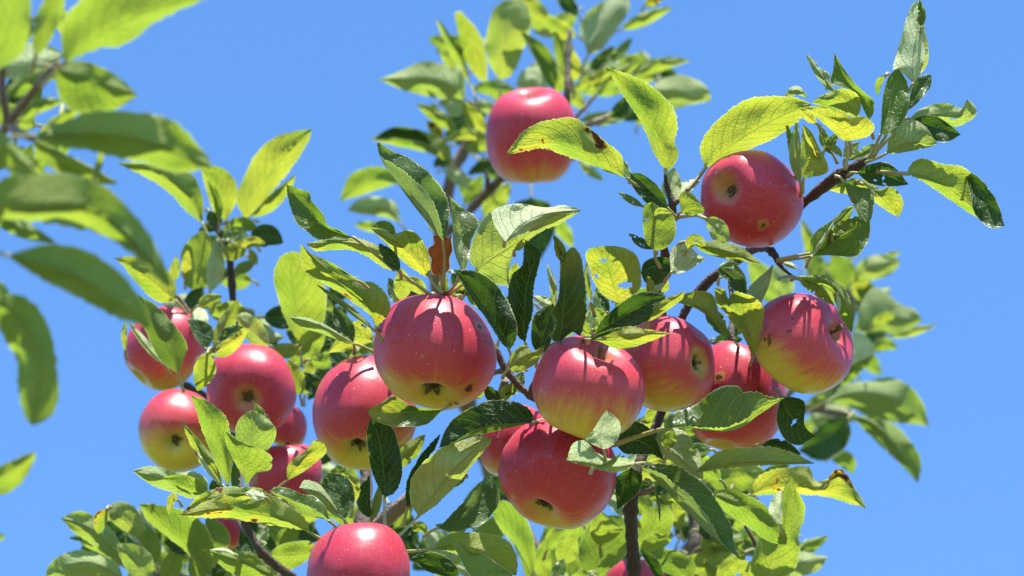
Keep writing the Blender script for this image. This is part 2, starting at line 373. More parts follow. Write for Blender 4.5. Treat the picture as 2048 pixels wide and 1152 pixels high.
LEAVES = [0]
def leaf(spec, tree_=None, shift=0.0):
    """spec: 'depth side tilt; midrib pixels base to tip; W left right | L edge.. ; R edge..; P petiole pixels; key=value ...'
       side: t = upper face towards the camera, u = underside. tilt: how far the upper part of the leaf leans towards the viewer."""
    tree_ = tree_ or T_MAIN
    seg = [s.strip() for s in spec.split(';')]
    h = seg[0].split(); d0, side, k = float(h[0]) + shift, h[1], float(h[2])
    mid_in = poly2(seg[1])
    wl = wr = None; Lp = Rp = None; pet = None; opt = {}
    for s in seg[2:]:
        if not s: continue
        if s[0] == 'W': wl, wr = [float(x) for x in s[1:].split()]
        elif s[0] == 'L': Lp = poly2(s[1:])
        elif s[0] == 'R': Rp = poly2(s[1:])
        elif s[0] == 'P': pet = poly2(s[1:])
        else:
            for kv in s.split():
                a, b_ = kv.split('='); opt[a] = float(b_)
    LEAVES[0] += 1
    rng = random.Random(LEAVES[0] * 13 + 5)
    mid_len = sum((mid_in[i + 1] - mid_in[i]).length for i in range(len(mid_in) - 1))
    hero = 1.6 < d0 < 1.9
    n = int(opt.get('n', 52 if hero else 26)); nc = 6 if hero else 4
    if len(mid_in) == 2:                        # a straight midrib gets a slight natural bow
        a, b_ = mid_in; dd = b_ - a
        mid_in = [a, a.lerp(b_, 0.5) + Vector((-dd.y, dd.x)) * rng.uniform(-0.05, 0.05), b_]
    mid = catmull(mid_in, n)
    base, tip = mid[0], mid[-1]
    def edge(pts, w, sgn):
        if pts is not None:
            return catmull([base] + pts + [tip], n)
        out = []
        for i, p in enumerate(mid):
            t = (mid[min(i + 1, n)] - mid[max(i - 1, 0)]).normalized()
            out.append(p + Vector((-t.y, t.x)) * sgn * w * half_profile(i / n))
        return out
    if wl is not None and d0 > 1.78 and max(wl, wr) > 7: wl, wr = wl * 1.18, wr * 1.18
    E = {-1: edge(Lp, wl, -1), 1: edge(Rp, wr, 1)}
    if hero and Lp is None and rng.random() < 0.45:          # bites taken out of the margin by insects
        for _ in range(rng.choice((1, 1, 2))):
            sg, s0, wd, dp = rng.choice((-1, 1)), rng.uniform(.25, .9), rng.uniform(.018, .05), rng.uniform(.2, .55)
            for i in range(1, n):
                g = math.exp(-((i / n - s0) / wd) ** 4)
                E[sg][i] = E[sg][i].lerp(mid[i], dp * g * rng.uniform(.8, 1.1))
    mmax = {}
    for sg in (-1, 1):
        acc = 0
        for i in range(1, n):
            t = (mid[min(i + 1, n)] - mid[max(i - 1, 0)]).normalized()
            acc += (E[sg][i] - mid[i]).dot(Vector((-t.y, t.x))) * sg
        mmax[sg] = acc
    px = d0 / F
    Wt = 0.25 * max(mid_len, opt.get('len', 0)) * 1.05
    flipped = {sg: mmax[sg] < 0 for sg in (-1, 1)}
    cy = sum(p.y for p in mid) / len(mid)
    ally = [p.y for p in mid] + [p.y for sg in (-1, 1) for p in E[sg]]
    top_h = max(8.0, cy - min(ally))
    roll = opt.get('q', min(0.9, 1.8 * opt.get('p', 0)) if side == 'u' and k > 0.1 else 0.0)   # the upper edge arches over, away from the viewer
    fold_k = opt.get('f', 0.55)
    ph1, ph2 = rng.uniform(0, 6.28), rng.uniform(0, 6.28)
    und = opt.get('u', 1.0) * 0.06 * mid_len
    bow = opt.get('c', rng.uniform(-0.05, 0.12)) * mid_len
    twist = opt.get('tw', rng.uniform(-0.18, 0.18))
    crum = opt.get('cr', 0.035)
    def depth(p, i, tt, sg, wp):
        s = i / n
        dz = k * (p.y - cy)                      # photo y grows downwards: lower parts lie further away when k > 0
        dz += roll * top_h * max(0.0, (cy - p.y) / top_h) ** 2
        wt = Wt * half_profile(s)
        fo = math.sqrt(max(0.0, wt * wt - wp * wp)) * fold_k + 0.22 * wp
        sn = 1.0 if side == 'u' else -1.0
        if flipped[sg]: sn, fo = -1.0, fo * 1.15 + 0.1 * wt
        elif flipped[-sg]: sn, fo = 1.0, fo * 0.3
        z = dz + sn * fo * tt ** 1.25
        z += bow * (4 * s * (1 - s)) * (-1.0 if side == 'u' else 1.0)
        z += twist * sg * wp * tt * (s - 0.3)
        z += und * tt ** 1.5 * math.sin(s * 13 + (ph1 if sg < 0 else ph2)) * (4 * s * (1 - s)) ** 0.5
        lat = s * 8.5 - 2.5 * tt ** 1.25 + (0.45 if sg > 0 else 0)      # the blade bulges between the side veins
        z += 0.013 * mid_len * math.sin(math.pi * (lat - 0.5)) ** 2 * tt * (1.15 - tt) * 2.4 * (1 if side == 'u' else -1) * (4 * s * (1 - s)) ** 0.5
        z += crum * mid_len * mnoise.noise(Vector((s * 5.0, sg * tt * 2.2, LEAVES[0] * 3.7))) * min(1, 6 * s)
        return d0 + z * px
    vs, uvs = [], []
    cols = [(-1, 1 - j / nc) for j in range(nc)] + [(1, j / nc) for j in range(nc + 1)]
    teeth = opt.get('th', 1.0)
    for i in range(n + 1):
        for sg, tt in cols:
            e = E[sg][i]; m_ = mid[i]
            dv = e - m_; wp = dv.length
            p = m_ + dv * tt
            if tt == 1 and 0 < i < n and wp > 1:
                p = p + dv.normalized() * ((1 if i % 2 else -1) * 0.0032 * mid_len * teeth * rng.uniform(.3, 1.4) + rng.uniform(-1, 1) * 0.005 * mid_len)
            vs.append(P(p.x, p.y, depth(p, i, tt, sg, wp * tt)))
            uvs.append((0.5 + 0.5 * sg * tt, i / n))
    nc2 = 2 * nc + 1
    fs = []
    for i in range(n):
        for j in range(nc2 - 1):
            q = (i * nc2 + j, i * nc2 + j + 1, (i + 1) * nc2 + j + 1, (i + 1) * nc2 + j)
            fs.append(q if side == 't' else q[::-1])
    if hero and mid_len < 140 and rng.random() < 0.3:                                  # holes eaten through the blade
        gone = set()
        for _ in range(rng.choice((1, 1, 2, 3))):
            i0, j0, ra, rb = rng.randint(int(n * .2), int(n * .85)), rng.randint(1, nc2 - 3), rng.uniform(.8, 2.4), rng.uniform(.6, 1.3)
            for i in range(n):
                for j in range(nc2 - 1):
                    if ((i - i0) / ra) ** 2 + ((j - j0) / rb) ** 2 < 1: gone.add(i * (nc2 - 1) + j)
        fs = [f for q_, f in enumerate(fs) if q_ not in gone]
    o0 = vs[nc]
    me = bpy.data.meshes.new('leaf'); me.from_pydata([v - o0 for v in vs], [], fs)
    ul = me.uv_layers.new(name='UVMap')
    for lp in me.loops: ul.data[lp.index].uv = uvs[lp.vertex_index]
    for p_ in me.polygons: p_.use_smooth = True
    me.update()
    ob = link('leaf', me, M_LEAF, tree_, o0 - tree_.location)
    ob.color = (opt.get('y', rng.uniform(0.05, 0.45)), opt.get('b', 0.0), opt.get('p', 0.0), opt.get('t', 0.0))
    # stalk of the leaf
    dirn = (mid[0] - mid[3]).normalized()
    if pet is None:
        L = opt.get('pl', 0.2) * mid_len
        e = base + dirn * L + Vector((rng.uniform(-4, 4), 6))
        ctrl = [base + (mid[1] - base) * 0.5, base + dirn * L * 0.5, e]
    else:
        ctrl = [base + (mid[1] - base) * 0.5] + pet
    dN = opt.get('pd', d0 + 0.012)
    db = (vs[nc] - CAM).dot(FWD)
    m_ = len(ctrl) - 1
    wpts = catmull([P(c.x, c.y, db + (dN - db) * (i / m_)) for i, c in enumerate(ctrl)], 8)
    r = opt.get('pr', 0.00085)
    pm, po = tube_mesh('petiole', wpts, [r * (1 + 0.5 * (i / 8) ** 3) for i in range(9)], 6)
    link('petiole', pm, M_PET, ob, po - o0)
    # midrib ridge on the underside keeps the fold from looking paper-cut
    return ob

def leaves(text, tree_=None, shift=0.0):
    for ln in text.strip().splitlines():
        ln = ln.split('#')[0].strip()
        if ln: leaf(ln, tree_, shift)

# ------------------------------------------------------------------ apples
PROFILE = [(0, .60), (.05, .615), (.12, .70), (.2, .80), (.32, .875), (.47, .90), (.66, .83), (.84, .64), (.95, .38), (1.0, .08), (.985, -.2), (.9, -.47), (.76, -.69), (.58, -.84), (.42, -.90), (.30, -.89), (.20, -.82), (.12, -.73), (.06, -.675), (0, -.66)]
APPLES = [0]
def apple(x, y, d, rx, axis, blush, amount, label, squash=1.0, stalk=1.0, stalk_dir=None, seed=1, marks=()):
    """axis: direction of the stalk end in view terms (right, up, towards the camera); blush likewise."""
    rng = random.Random(seed * 31 + 3)
    R = rx * d / F
    rows, ns = 44, 56
    prof = catmull([Vector((a, b_, 0)) for a, b_ in PROFILE], rows)
    lob = [rng.uniform(0, 6.28) for _ in range(3)]
    vs, fs = [], []
    lean = rng.uniform(-0.13, 0.13)
    for i in range(1, rows):
        r, z = prof[i].x, prof[i].y
        for k in range(ns):
            a = 2 * math.pi * k / ns
            low = max(0, -z)
            q = 1 + 0.018 * math.cos(2 * a + lob[0]) + 0.008 * math.cos(3 * a + lob[1]) + (0.012 + 0.02 * low) * math.cos(5 * a + lob[2]) * (0.3 + abs(z))
            q *= 1 + 0.03 * mnoise.noise(Vector((1.6 * r * math.cos(a), 1.6 * r * math.sin(a), 1.6 * z + seed * 5.3))) + 0.008 * mnoise.noise(Vector((5 * r * math.cos(a), 5 * r * math.sin(a), 5 * z + seed * 5.3)))
            zz = z * squash * (1 + 0.05 * math.cos(a + lob[1])) + lean * r * math.cos(a)
            vs.append(Vector((R * r * q * math.cos(a), R * r * q * math.sin(a), R * zz)))
    top = len(vs); vs.append(Vector((0, 0, R * .60 * squash))); bot = len(vs); vs.append(Vector((0, 0, -R * .66 * squash)))
    for i in range(rows - 2):
        for k in range(ns):
            k2 = (k + 1) % ns
            fs.append((i * ns + k, (i + 1) * ns + k, (i + 1) * ns + k2, i * ns + k2))
    for k in range(ns):
        k2 = (k + 1) % ns
        fs.append((top, k, k2)); fs.append((bot, (rows - 2) * ns + k2, (rows - 2) * ns + k))
    me = bpy.data.meshes.new('apple'); me.from_pydata(vs, [], fs)
    for p_ in me.polygons: p_.use_smooth = True
    me.update()
    def vw(v): return (v[0] * RIGHT + v[1] * UP - v[2] * FWD).normalized()
    ax = vw(axis)
    rot = ax.to_track_quat('Z', 'Y') @ Matrix.Rotation(rng.uniform(0, 6.28), 3, 'Z').to_quaternion()
    o = link('apple', me, M_APPLE)
    o.location = P(x, y, d); o.rotation_mode = 'QUATERNION'; o.rotation_quaternion = rot
    bl = rot.inverted() @ vw(blush)
    o.color = (bl.x * .5 + .5, bl.y * .5 + .5, bl.z * .5 + .5, amount)
    for nm in ('mark_a', 'mark_b', 'mark_c'):
        o[nm] = (0.0, 0.0, 9.0); o[nm + '_size'] = 0.001
    for nm, (mx, my, ms) in zip(('mark_a', 'mark_b', 'mark_c'), marks):
        ux, uy = mx / rx, -my / rx
        v3 = (ux * RIGHT + uy * UP - math.sqrt(max(0.05, 1 - ux * ux - uy * uy)) * FWD) * R * .97
        v3 = rot.inverted() @ v3
        o[nm] = (v3.x, v3.y, v3.z); o[nm + '_size'] = ms * d / F
    o['label'] = label; o['category'] = 'apple'; o['group'] = 'ripe apples on the tree'
    # stalk
    if stalk > 0:
        L = R * 0.75 * stalk
        bend = Vector((rng.uniform(-.25, .25), rng.uniform(-.25, .25), 0)) * L
        if stalk_dir is not None: bend = (rot.inverted() @ vw(stalk_dir)) * L * 0.5
        b0 = Vector((0, 0, R * .585 * squash))
        pts = catmull([b0, b0 + Vector((0, 0, L * .5)) + bend * .3, b0 + Vector((0, 0, L)) + bend], 8)
        sm, so = tube_mesh('stalk', pts, [R * (.036 + .03 * (i / 8) ** 3) for i in range(9)], 8, 0.05)
        link('stalk', sm, M_STALK, o, so)
    # dry calyx: five curled sepals and a dark cup
    sv, sf = [], []
    zc = -R * .68 * squash
    for q in range(5):
        a0 = q * 2 * math.pi / 5 + rng.uniform(-.2, .2)
        ln = R * rng.uniform(.22, .34)
        ca, sa = math.cos(a0), math.sin(a0)
        b_ = len(sv); m = 5
        for i in range(m + 1):
            s = i / m
            rr = R * .035 + ln * math.sin(s * 1.3) * .75; zz = zc - ln * (s * .75 - .35 * s * s) - R * .02
            wv = R * .05 * (1 - s) ** .7 * (1 + .3 * math.sin(q * 3 + i))
            for sg in (-1, 0, 1):
                sv.append((rr * ca - sg * wv * sa, rr * sa + sg * wv * ca, zz + (R * .012 if sg == 0 else 0)))
        for i in range(m):
            for j in (0, 1):
                q0 = b_ + i * 3 + j
                sf.append((q0, q0 + 1, q0 + 4, q0 + 3))
    b_ = len(sv)
    for k in range(10):
        a = 2 * math.pi * k / 10
        sv.append((R * .05 * math.cos(a), R * .05 * math.sin(a), zc + R * .02)); sv.append((R * .055 * math.cos(a), R * .055 * math.sin(a), zc - R * .07))
    for k in range(10):
        k2 = (k + 1) % 10
        sf.append((b_ + 2 * k, b_ + 2 * k2, b_ + 2 * k2 + 1, b_ + 2 * k + 1))
    cm = bpy.data.meshes.new('calyx'); cm.from_pydata(sv, [], sf); cm.update()
    link('calyx', cm, M_SEPAL, o)
    return o

# ================================================================== the fruiting tree: wood
V = Vector
branch(T_MAIN, [(V((0.1, 1.75, -0.05)), .075), (V((0.09, 1.75, 0.5)), .060), (V((0.12, 1.72, 1.0)), .052), (V((0.10, 1.66, 1.5)), .045), (V((0.085, 1.62, 1.9)), .03), (1268, 1420, 1.86, 30)], 0.25, 'trunk', 14)
branch(T_MAIN, [(1268, 1420, 1.86, 30), (1270, 1250, 1.80, 17), (1268, 1152, 1.79, 14), (1263, 1060, 1.785, 13), (1262, 1000, 1.78, 13), (1274, 940, 1.79, 11), (1300, 880, 1.80, 9), (1330, 800, 1.81, 9), (1345, 700, 1.82, 9), (1368, 628, 1.82, 10), (1405, 575, 1.82, 10), (1446, 540, 1.815, 10), (1500, 500, 1.81, 9), (1560, 450, 1.79, 9), (1600, 412, 1.765, 9), (1640, 380, 1.75, 11), (1680, 350, 1.735, 12), (1712, 333, 1.73, 11), (1735, 318, 1.725, 7)], 0.05, 'branch')  # bark tone darkened to stand in for shade on this stem
branch(T_MAIN, [(1350, 680, 1.82, 8), (1315, 600, 1.80, 7), (1325, 560, 1.78, 6), (1331, 520, 1.765, 8), (1328, 490, 1.76, 8), (1342, 445, 1.75, 8), (1345, 410, 1.745, 8), (1334, 375, 1.745, 5), (1330, 350, 1.74, 3)], 0.1, 'branch')
branch(T_MAIN, [(1345, 412, 1.745, 6), (1362, 395, 1.745, 4), (1375, 378, 1.745, 2.5)], 0.3, 'twig')
branch(T_MAIN, [(1300, 880, 1.80, 9), (1240, 860, 1.80, 8), (1150, 830, 1.80, 8), (1060, 790, 1.79, 7), (1010, 735, 1.79, 8), (985, 690, 1.79, 7), (940, 640, 1.79, 7), (905, 605, 1.765, 7), (889, 588, 1.745, 7)], 0.3, 'branch')
branch(T_MAIN, [(1010, 740, 1.79, 6), (975, 750, 1.79, 4), (950, 770, 1.80, 3)], 0.7, 'twig')
branch(T_MAIN, [(1060, 790, 1.79, 7), (1080, 740, 1.78, 6), (1095, 700, 1.77, 5), (1118, 680, 1.75, 3)], 0.3, 'twig')
branch(T_MAIN, [(1500, 500, 1.81, 7), (1530, 495, 1.77, 8), (1550, 510, 1.755, 8), (1556, 525, 1.75, 5), (1575, 545, 1.75, 3), (1592, 556, 1.75, 2.5)], 0.1, 'twig')
branch(T_MAIN, [(1240, 1000, 1.79, 5), (1255, 985, 1.78, 5), (1290, 985, 1.78, 6), (1310, 972, 1.78, 5)], 0.6, 'twig')
branch(T_MAIN, [(1460, 540, 1.815, 6), (1465, 620, 1.80, 5), (1463, 670, 1.785, 6), (1470, 685, 1.78, 4)], 0.1, 'twig')
# the limb that runs to the left
branch(T_MAIN, [(V((0.09, 1.63, 1.7)), .035), (1000, 1400, 1.95, 30), (700, 1230, 1.93, 22), (722, 1100, 1.90, 18), (760, 1048, 1.88, 17), (800, 1015, 1.87, 16), (840, 982, 1.86, 15), (900, 925, 1.86, 13), (985, 850, 1.85, 11), (1010, 760, 1.82, 8)], 0.75, 'branch', 12)
branch(T_MAIN, [(722, 1100, 1.90, 15), (728, 1030, 1.92, 15), (733, 960, 1.95, 12), (720, 860, 1.98, 10), (735, 740, 2.0, 9), (770, 690, 2.02, 8)], 0.1, 'branch')
branch(T_MAIN, [(700, 1230, 1.93, 14), (620, 1180, 1.86, 10), (577, 1150, 1.82, 9), (548, 1128, 1.81, 9), (522, 1103, 1.80, 9), (505, 1075, 1.80, 8), (489, 1045, 1.80, 8), (484, 1005, 1.80, 6), (478, 975, 1.795, 5)], 0.1, 'branch')
branch(T_MAIN, [(505, 1075, 1.80, 6), (480, 1040, 1.9, 7), (477, 960, 2.03, 8), (468, 860, 2.09, 8), (470, 700, 2.10, 7), (469, 640, 2.10, 7), (463, 560, 2.10, 7), (458, 500, 2.10, 7), (452, 478, 2.10, 7), (435, 460, 2.09, 6), (425, 448, 2.09, 4)], 0.05, 'branch')
branch(T_MAIN, [(469, 680, 2.10, 5), (420, 660, 2.06, 4), (392, 640, 2.05, 4), (360, 600, 2.05, 4), (350, 590, 2.04, 3)], 0.5, 'twig')
branch(T_MAIN, [(477, 900, 2.05, 6), (420, 800, 2.06, 5), (360, 765, 2.06, 8), (352, 740, 2.04, 6)], 0.1, 'twig')
# far boughs behind, at the top and at the right
branch(T_FAR, [(V((0.25, 2.7, -0.05)), .08), (V((0.26, 2.68, 0.8)), .062), (V((0.2, 2.6, 1.6)), .05), (V((0.12, 2.45, 2.2)), .038), (1150, 1350, 2.62, 50)], 0.25, 'trunk', 14)
branch(T_FAR, [(1150, 1350, 2.62, 50), (1080, 1150, 2.55, 26), (960, 880, 2.5, 18), (880, 600, 2.42, 15), (880, 480, 2.40, 13), (890, 410, 2.42, 13), (905, 345, 2.42, 13), (922, 312, 2.42, 12), (935, 285, 2.42, 9), (950, 240, 2.42, 6)], 0.6, 'branch')
branch(T_FAR, [(880, 480, 2.40, 8), (945, 415, 2.34, 8), (985, 375, 2.32, 9), (1012, 350, 2.30, 8), (1080, 320, 2.28, 7), (1130, 250, 2.26, 7), (1134, 190, 2.24, 7), (1136, 130, 2.25, 6), (1140, 60, 2.26, 5)], 0.3, 'branch')
branch(T_FAR, [(975, 385, 2.32, 6), (975, 360, 2.31, 5), (972, 340, 2.31, 3)], 0.2, 'twig')
branch(T_FAR, [(1130, 262, 2.26, 4), (1158, 228, 2.24, 4), (1178, 205, 2.24, 4), (1193, 188, 2.24, 3)], 0.9, 'twig')
branch(T_FAR, [(1130, 270, 2.26, 4), (1170, 252, 2.24, 5), (1200, 240, 2.24, 6), (1218, 232, 2.24, 4)], 1.0, 'twig')
branch(T_FAR, [(1150, 1350, 2.62, 30), (1360, 1250, 2.2, 14), (1385, 1120, 2.12, 13), (1394, 1050, 2.13, 12), (1372, 990, 2.13, 8), (1350, 950, 2.13, 6)], 0.35, 'branch')
branch(T_FAR, [(1150, 1350, 2.62, 40), (1340, 1150, 2.55, 14), (1420, 1000, 2.42, 10), (1455, 945, 2.4, 9), (1500, 880, 2.5, 9), (1600, 820, 2.5, 9), (1700, 828, 2.45, 7)], 0.4, 'branch')
branch(T_FAR, [(1500, 880, 2.5, 8), (1600, 760, 2.5, 8), (1680, 680, 2.5, 7), (1705, 620, 2.5, 6), (1690, 560, 2.5, 5)], 0.4, 'branch')
branch(T_MAIN, [(1270, 1250, 1.80, 10), (1400, 1220, 1.86, 8), (1530, 1190, 1.88, 7), (1520, 1110, 1.9, 5), (1490, 1050, 1.9, 4)], 0.3, 'twig')
branch(T_MAIN, [(577, 1150, 1.82, 7), (480, 1180, 1.95, 7), (420, 1165, 2.0, 6), (330, 1150, 2.05, 5), (260, 1150, 2.08, 5)], 0.3, 'branch')
# the neighbouring tree at the left
branch(T_NEAR, [(V((-0.75, 0.75, -0.05)), .06), (V((-0.74, 0.78, 0.8)), .05), (V((-0.66, 0.84, 1.6)), .036), (V((-0.50, 0.93, 2.0)), .02), (-120, 420, 1.34, 14)], 0.25, 'trunk', 14)
branch(T_NEAR, [(-120, 420, 1.34, 14), (-40, 330, 1.33, 12), (15, 250, 1.32, 9), (50, 205, 1.31, 8), (85, 160, 1.30, 8), (118, 128, 1.29, 7)], 0.55, 'branch')
branch(T_NEAR, [(15, 250, 1.32, 8), (40, 265, 1.31, 8), (62, 275, 1.30, 7)], 1.0, 'twig')
branch(T_NEAR, [(-120, 420, 1.34, 10), (-60, 520, 1.32, 8), (-40, 600, 1.31, 6)], 0.4, 'branch')
branch(T_NEAR, [(-60, 520, 1.32, 8), (-90, 760, 1.3, 7), (-80, 960, 1.28, 6)], 0.4, 'branch')
branch(T_NEAR, [(15, 250, 1.32, 8), (4, 150, 1.31, 7), (30, 60, 1.3, 6), (120, 20, 1.3, 4)], 0.5, 'branch')

# ================================================================== apples
apple(870, 708, 1.75, 123, (0, .74, -.67), (.05, 1, .1), .64, 'large crimson apple in the middle with yellow base and dry calyx facing the viewer', .90, .9, seed=1, marks=((70, 66, 13), (-20, 2, 5), (90, -58, 8)))
apple(1177, 780, 1.69, 113, (.30, .90, .30), (.1, .9, -.1), .64, 'pink apple with its short stalk on top, resting on the apple below it', .86, .45, seed=2)
apple(1336, 728, 1.735, 95, (-.66, -.04, -.75), (.45, .85, .1), .60, 'apple turned sideways, its pale calyx pointing right, beside the stalked pink apple', 1.04, .8, seed=3, marks=((62, -58, 6), (52, 45, 4)))
apple(1472, 799, 1.778, 99, (.30, .93, -.2), (0, .9, .4), .78, 'red apple half hidden behind the big horizontal folded leaf', 1.08, .5, seed=4, marks=((-40, -47, 8), (-40, 85, 10)))
apple(1606, 687, 1.73, 106, (.82, .32, .47), (.45, .8, .1), .57, 'two-tone apple, purple red above and yellow green below, rightmost of the row', .82, .5, seed=5)
apple(1063, 275, 2.15, 93, (-.05, .96, .2), (0, 1, .2), .80, 'blurred pink apple alone at the top, partly behind a long yellow-green leaf', 1.08, .35, seed=6)
apple(1503, 398, 1.74, 96, (.58, -.22, -.78), (.2, .8, .6), .95, 'deep red glossy apple at the upper right with a rot spot', 1.12, .8, seed=7, marks=((17, 54, 9), (-12, 76, 4), (-92, 6, 4)))
apple(1116, 946, 1.735, 118, (.37, .78, -.5), (.1, .9, .3), .76, 'red apple speckled with pale dots, lowest of the central pair', .86, .5, seed=8, marks=((-98, 50, 7), (-82, 80, 4), (-28, 98, 6)))
apple(718, 1147, 1.665, 105, (0, .80, -.6), (0, 1, .2), .78, 'apple cut off by the bottom edge of the picture', 1.0, .5, seed=9)
apple(728, 830, 1.825, 106, (.12, .66, -.75), (-.2, .9, .1), .60, 'pink and yellow apple behind the large middle apple and the dark hanging leaf', 1.0, .6, seed=10, marks=((-15, 75, 10),))
apple(502, 780, 1.95, 92, (0, .20, -.98), (.1, .9, .5), .84, 'blurred red apple at the left, its dark calyx in the centre', 1.0, .8, seed=11)
apple(357, 862, 1.98, 80, (.02, .26, -.97), (0, 1, -.15), .46, 'blurred apple at the far left, yellow green with a pink crown', 1.0, .8, seed=12)
apple(328, 698, 2.02, 75, (.55, .70, -.35), (0, .9, .3), .62, 'blurred apple hidden behind leaves, uppermost of the left cluster', 1.12, .6, seed=13)
apple(570, 853, 2.10, 44, (.1, .9, -.2), (.2, .9, .3), .70, 'small blurred apple peeping out behind the red apple of the left cluster', 1.0, .6, seed=14)
apple(572, 953, 1.97, 74, (0, .92, -.2), (0, 1, .4), .76, 'blurred pink apple behind a yellow-green leaf, lowest of the left cluster', .95, .5, seed=15)
apple(1031, 886, 1.83, 72, (.2, .9, -.3), (0, 1, .3), .62, 'orange red apple showing only its edge behind the central pair', 1.08, .6, seed=16)
apple(1272, 1186, 2.02, 66, (0, .9, -.2), (0, 1, .3), .70, 'pink apple just showing behind the dark stem at the bottom edge', 1.0, .6, seed=17)
apple(455, 1062, 2.08, 32, (0, .9, -.2), (0, 1, .3), .8, 'sliver of a dark red apple below the long leaf at the lower left', 1.1, .6, seed=18)

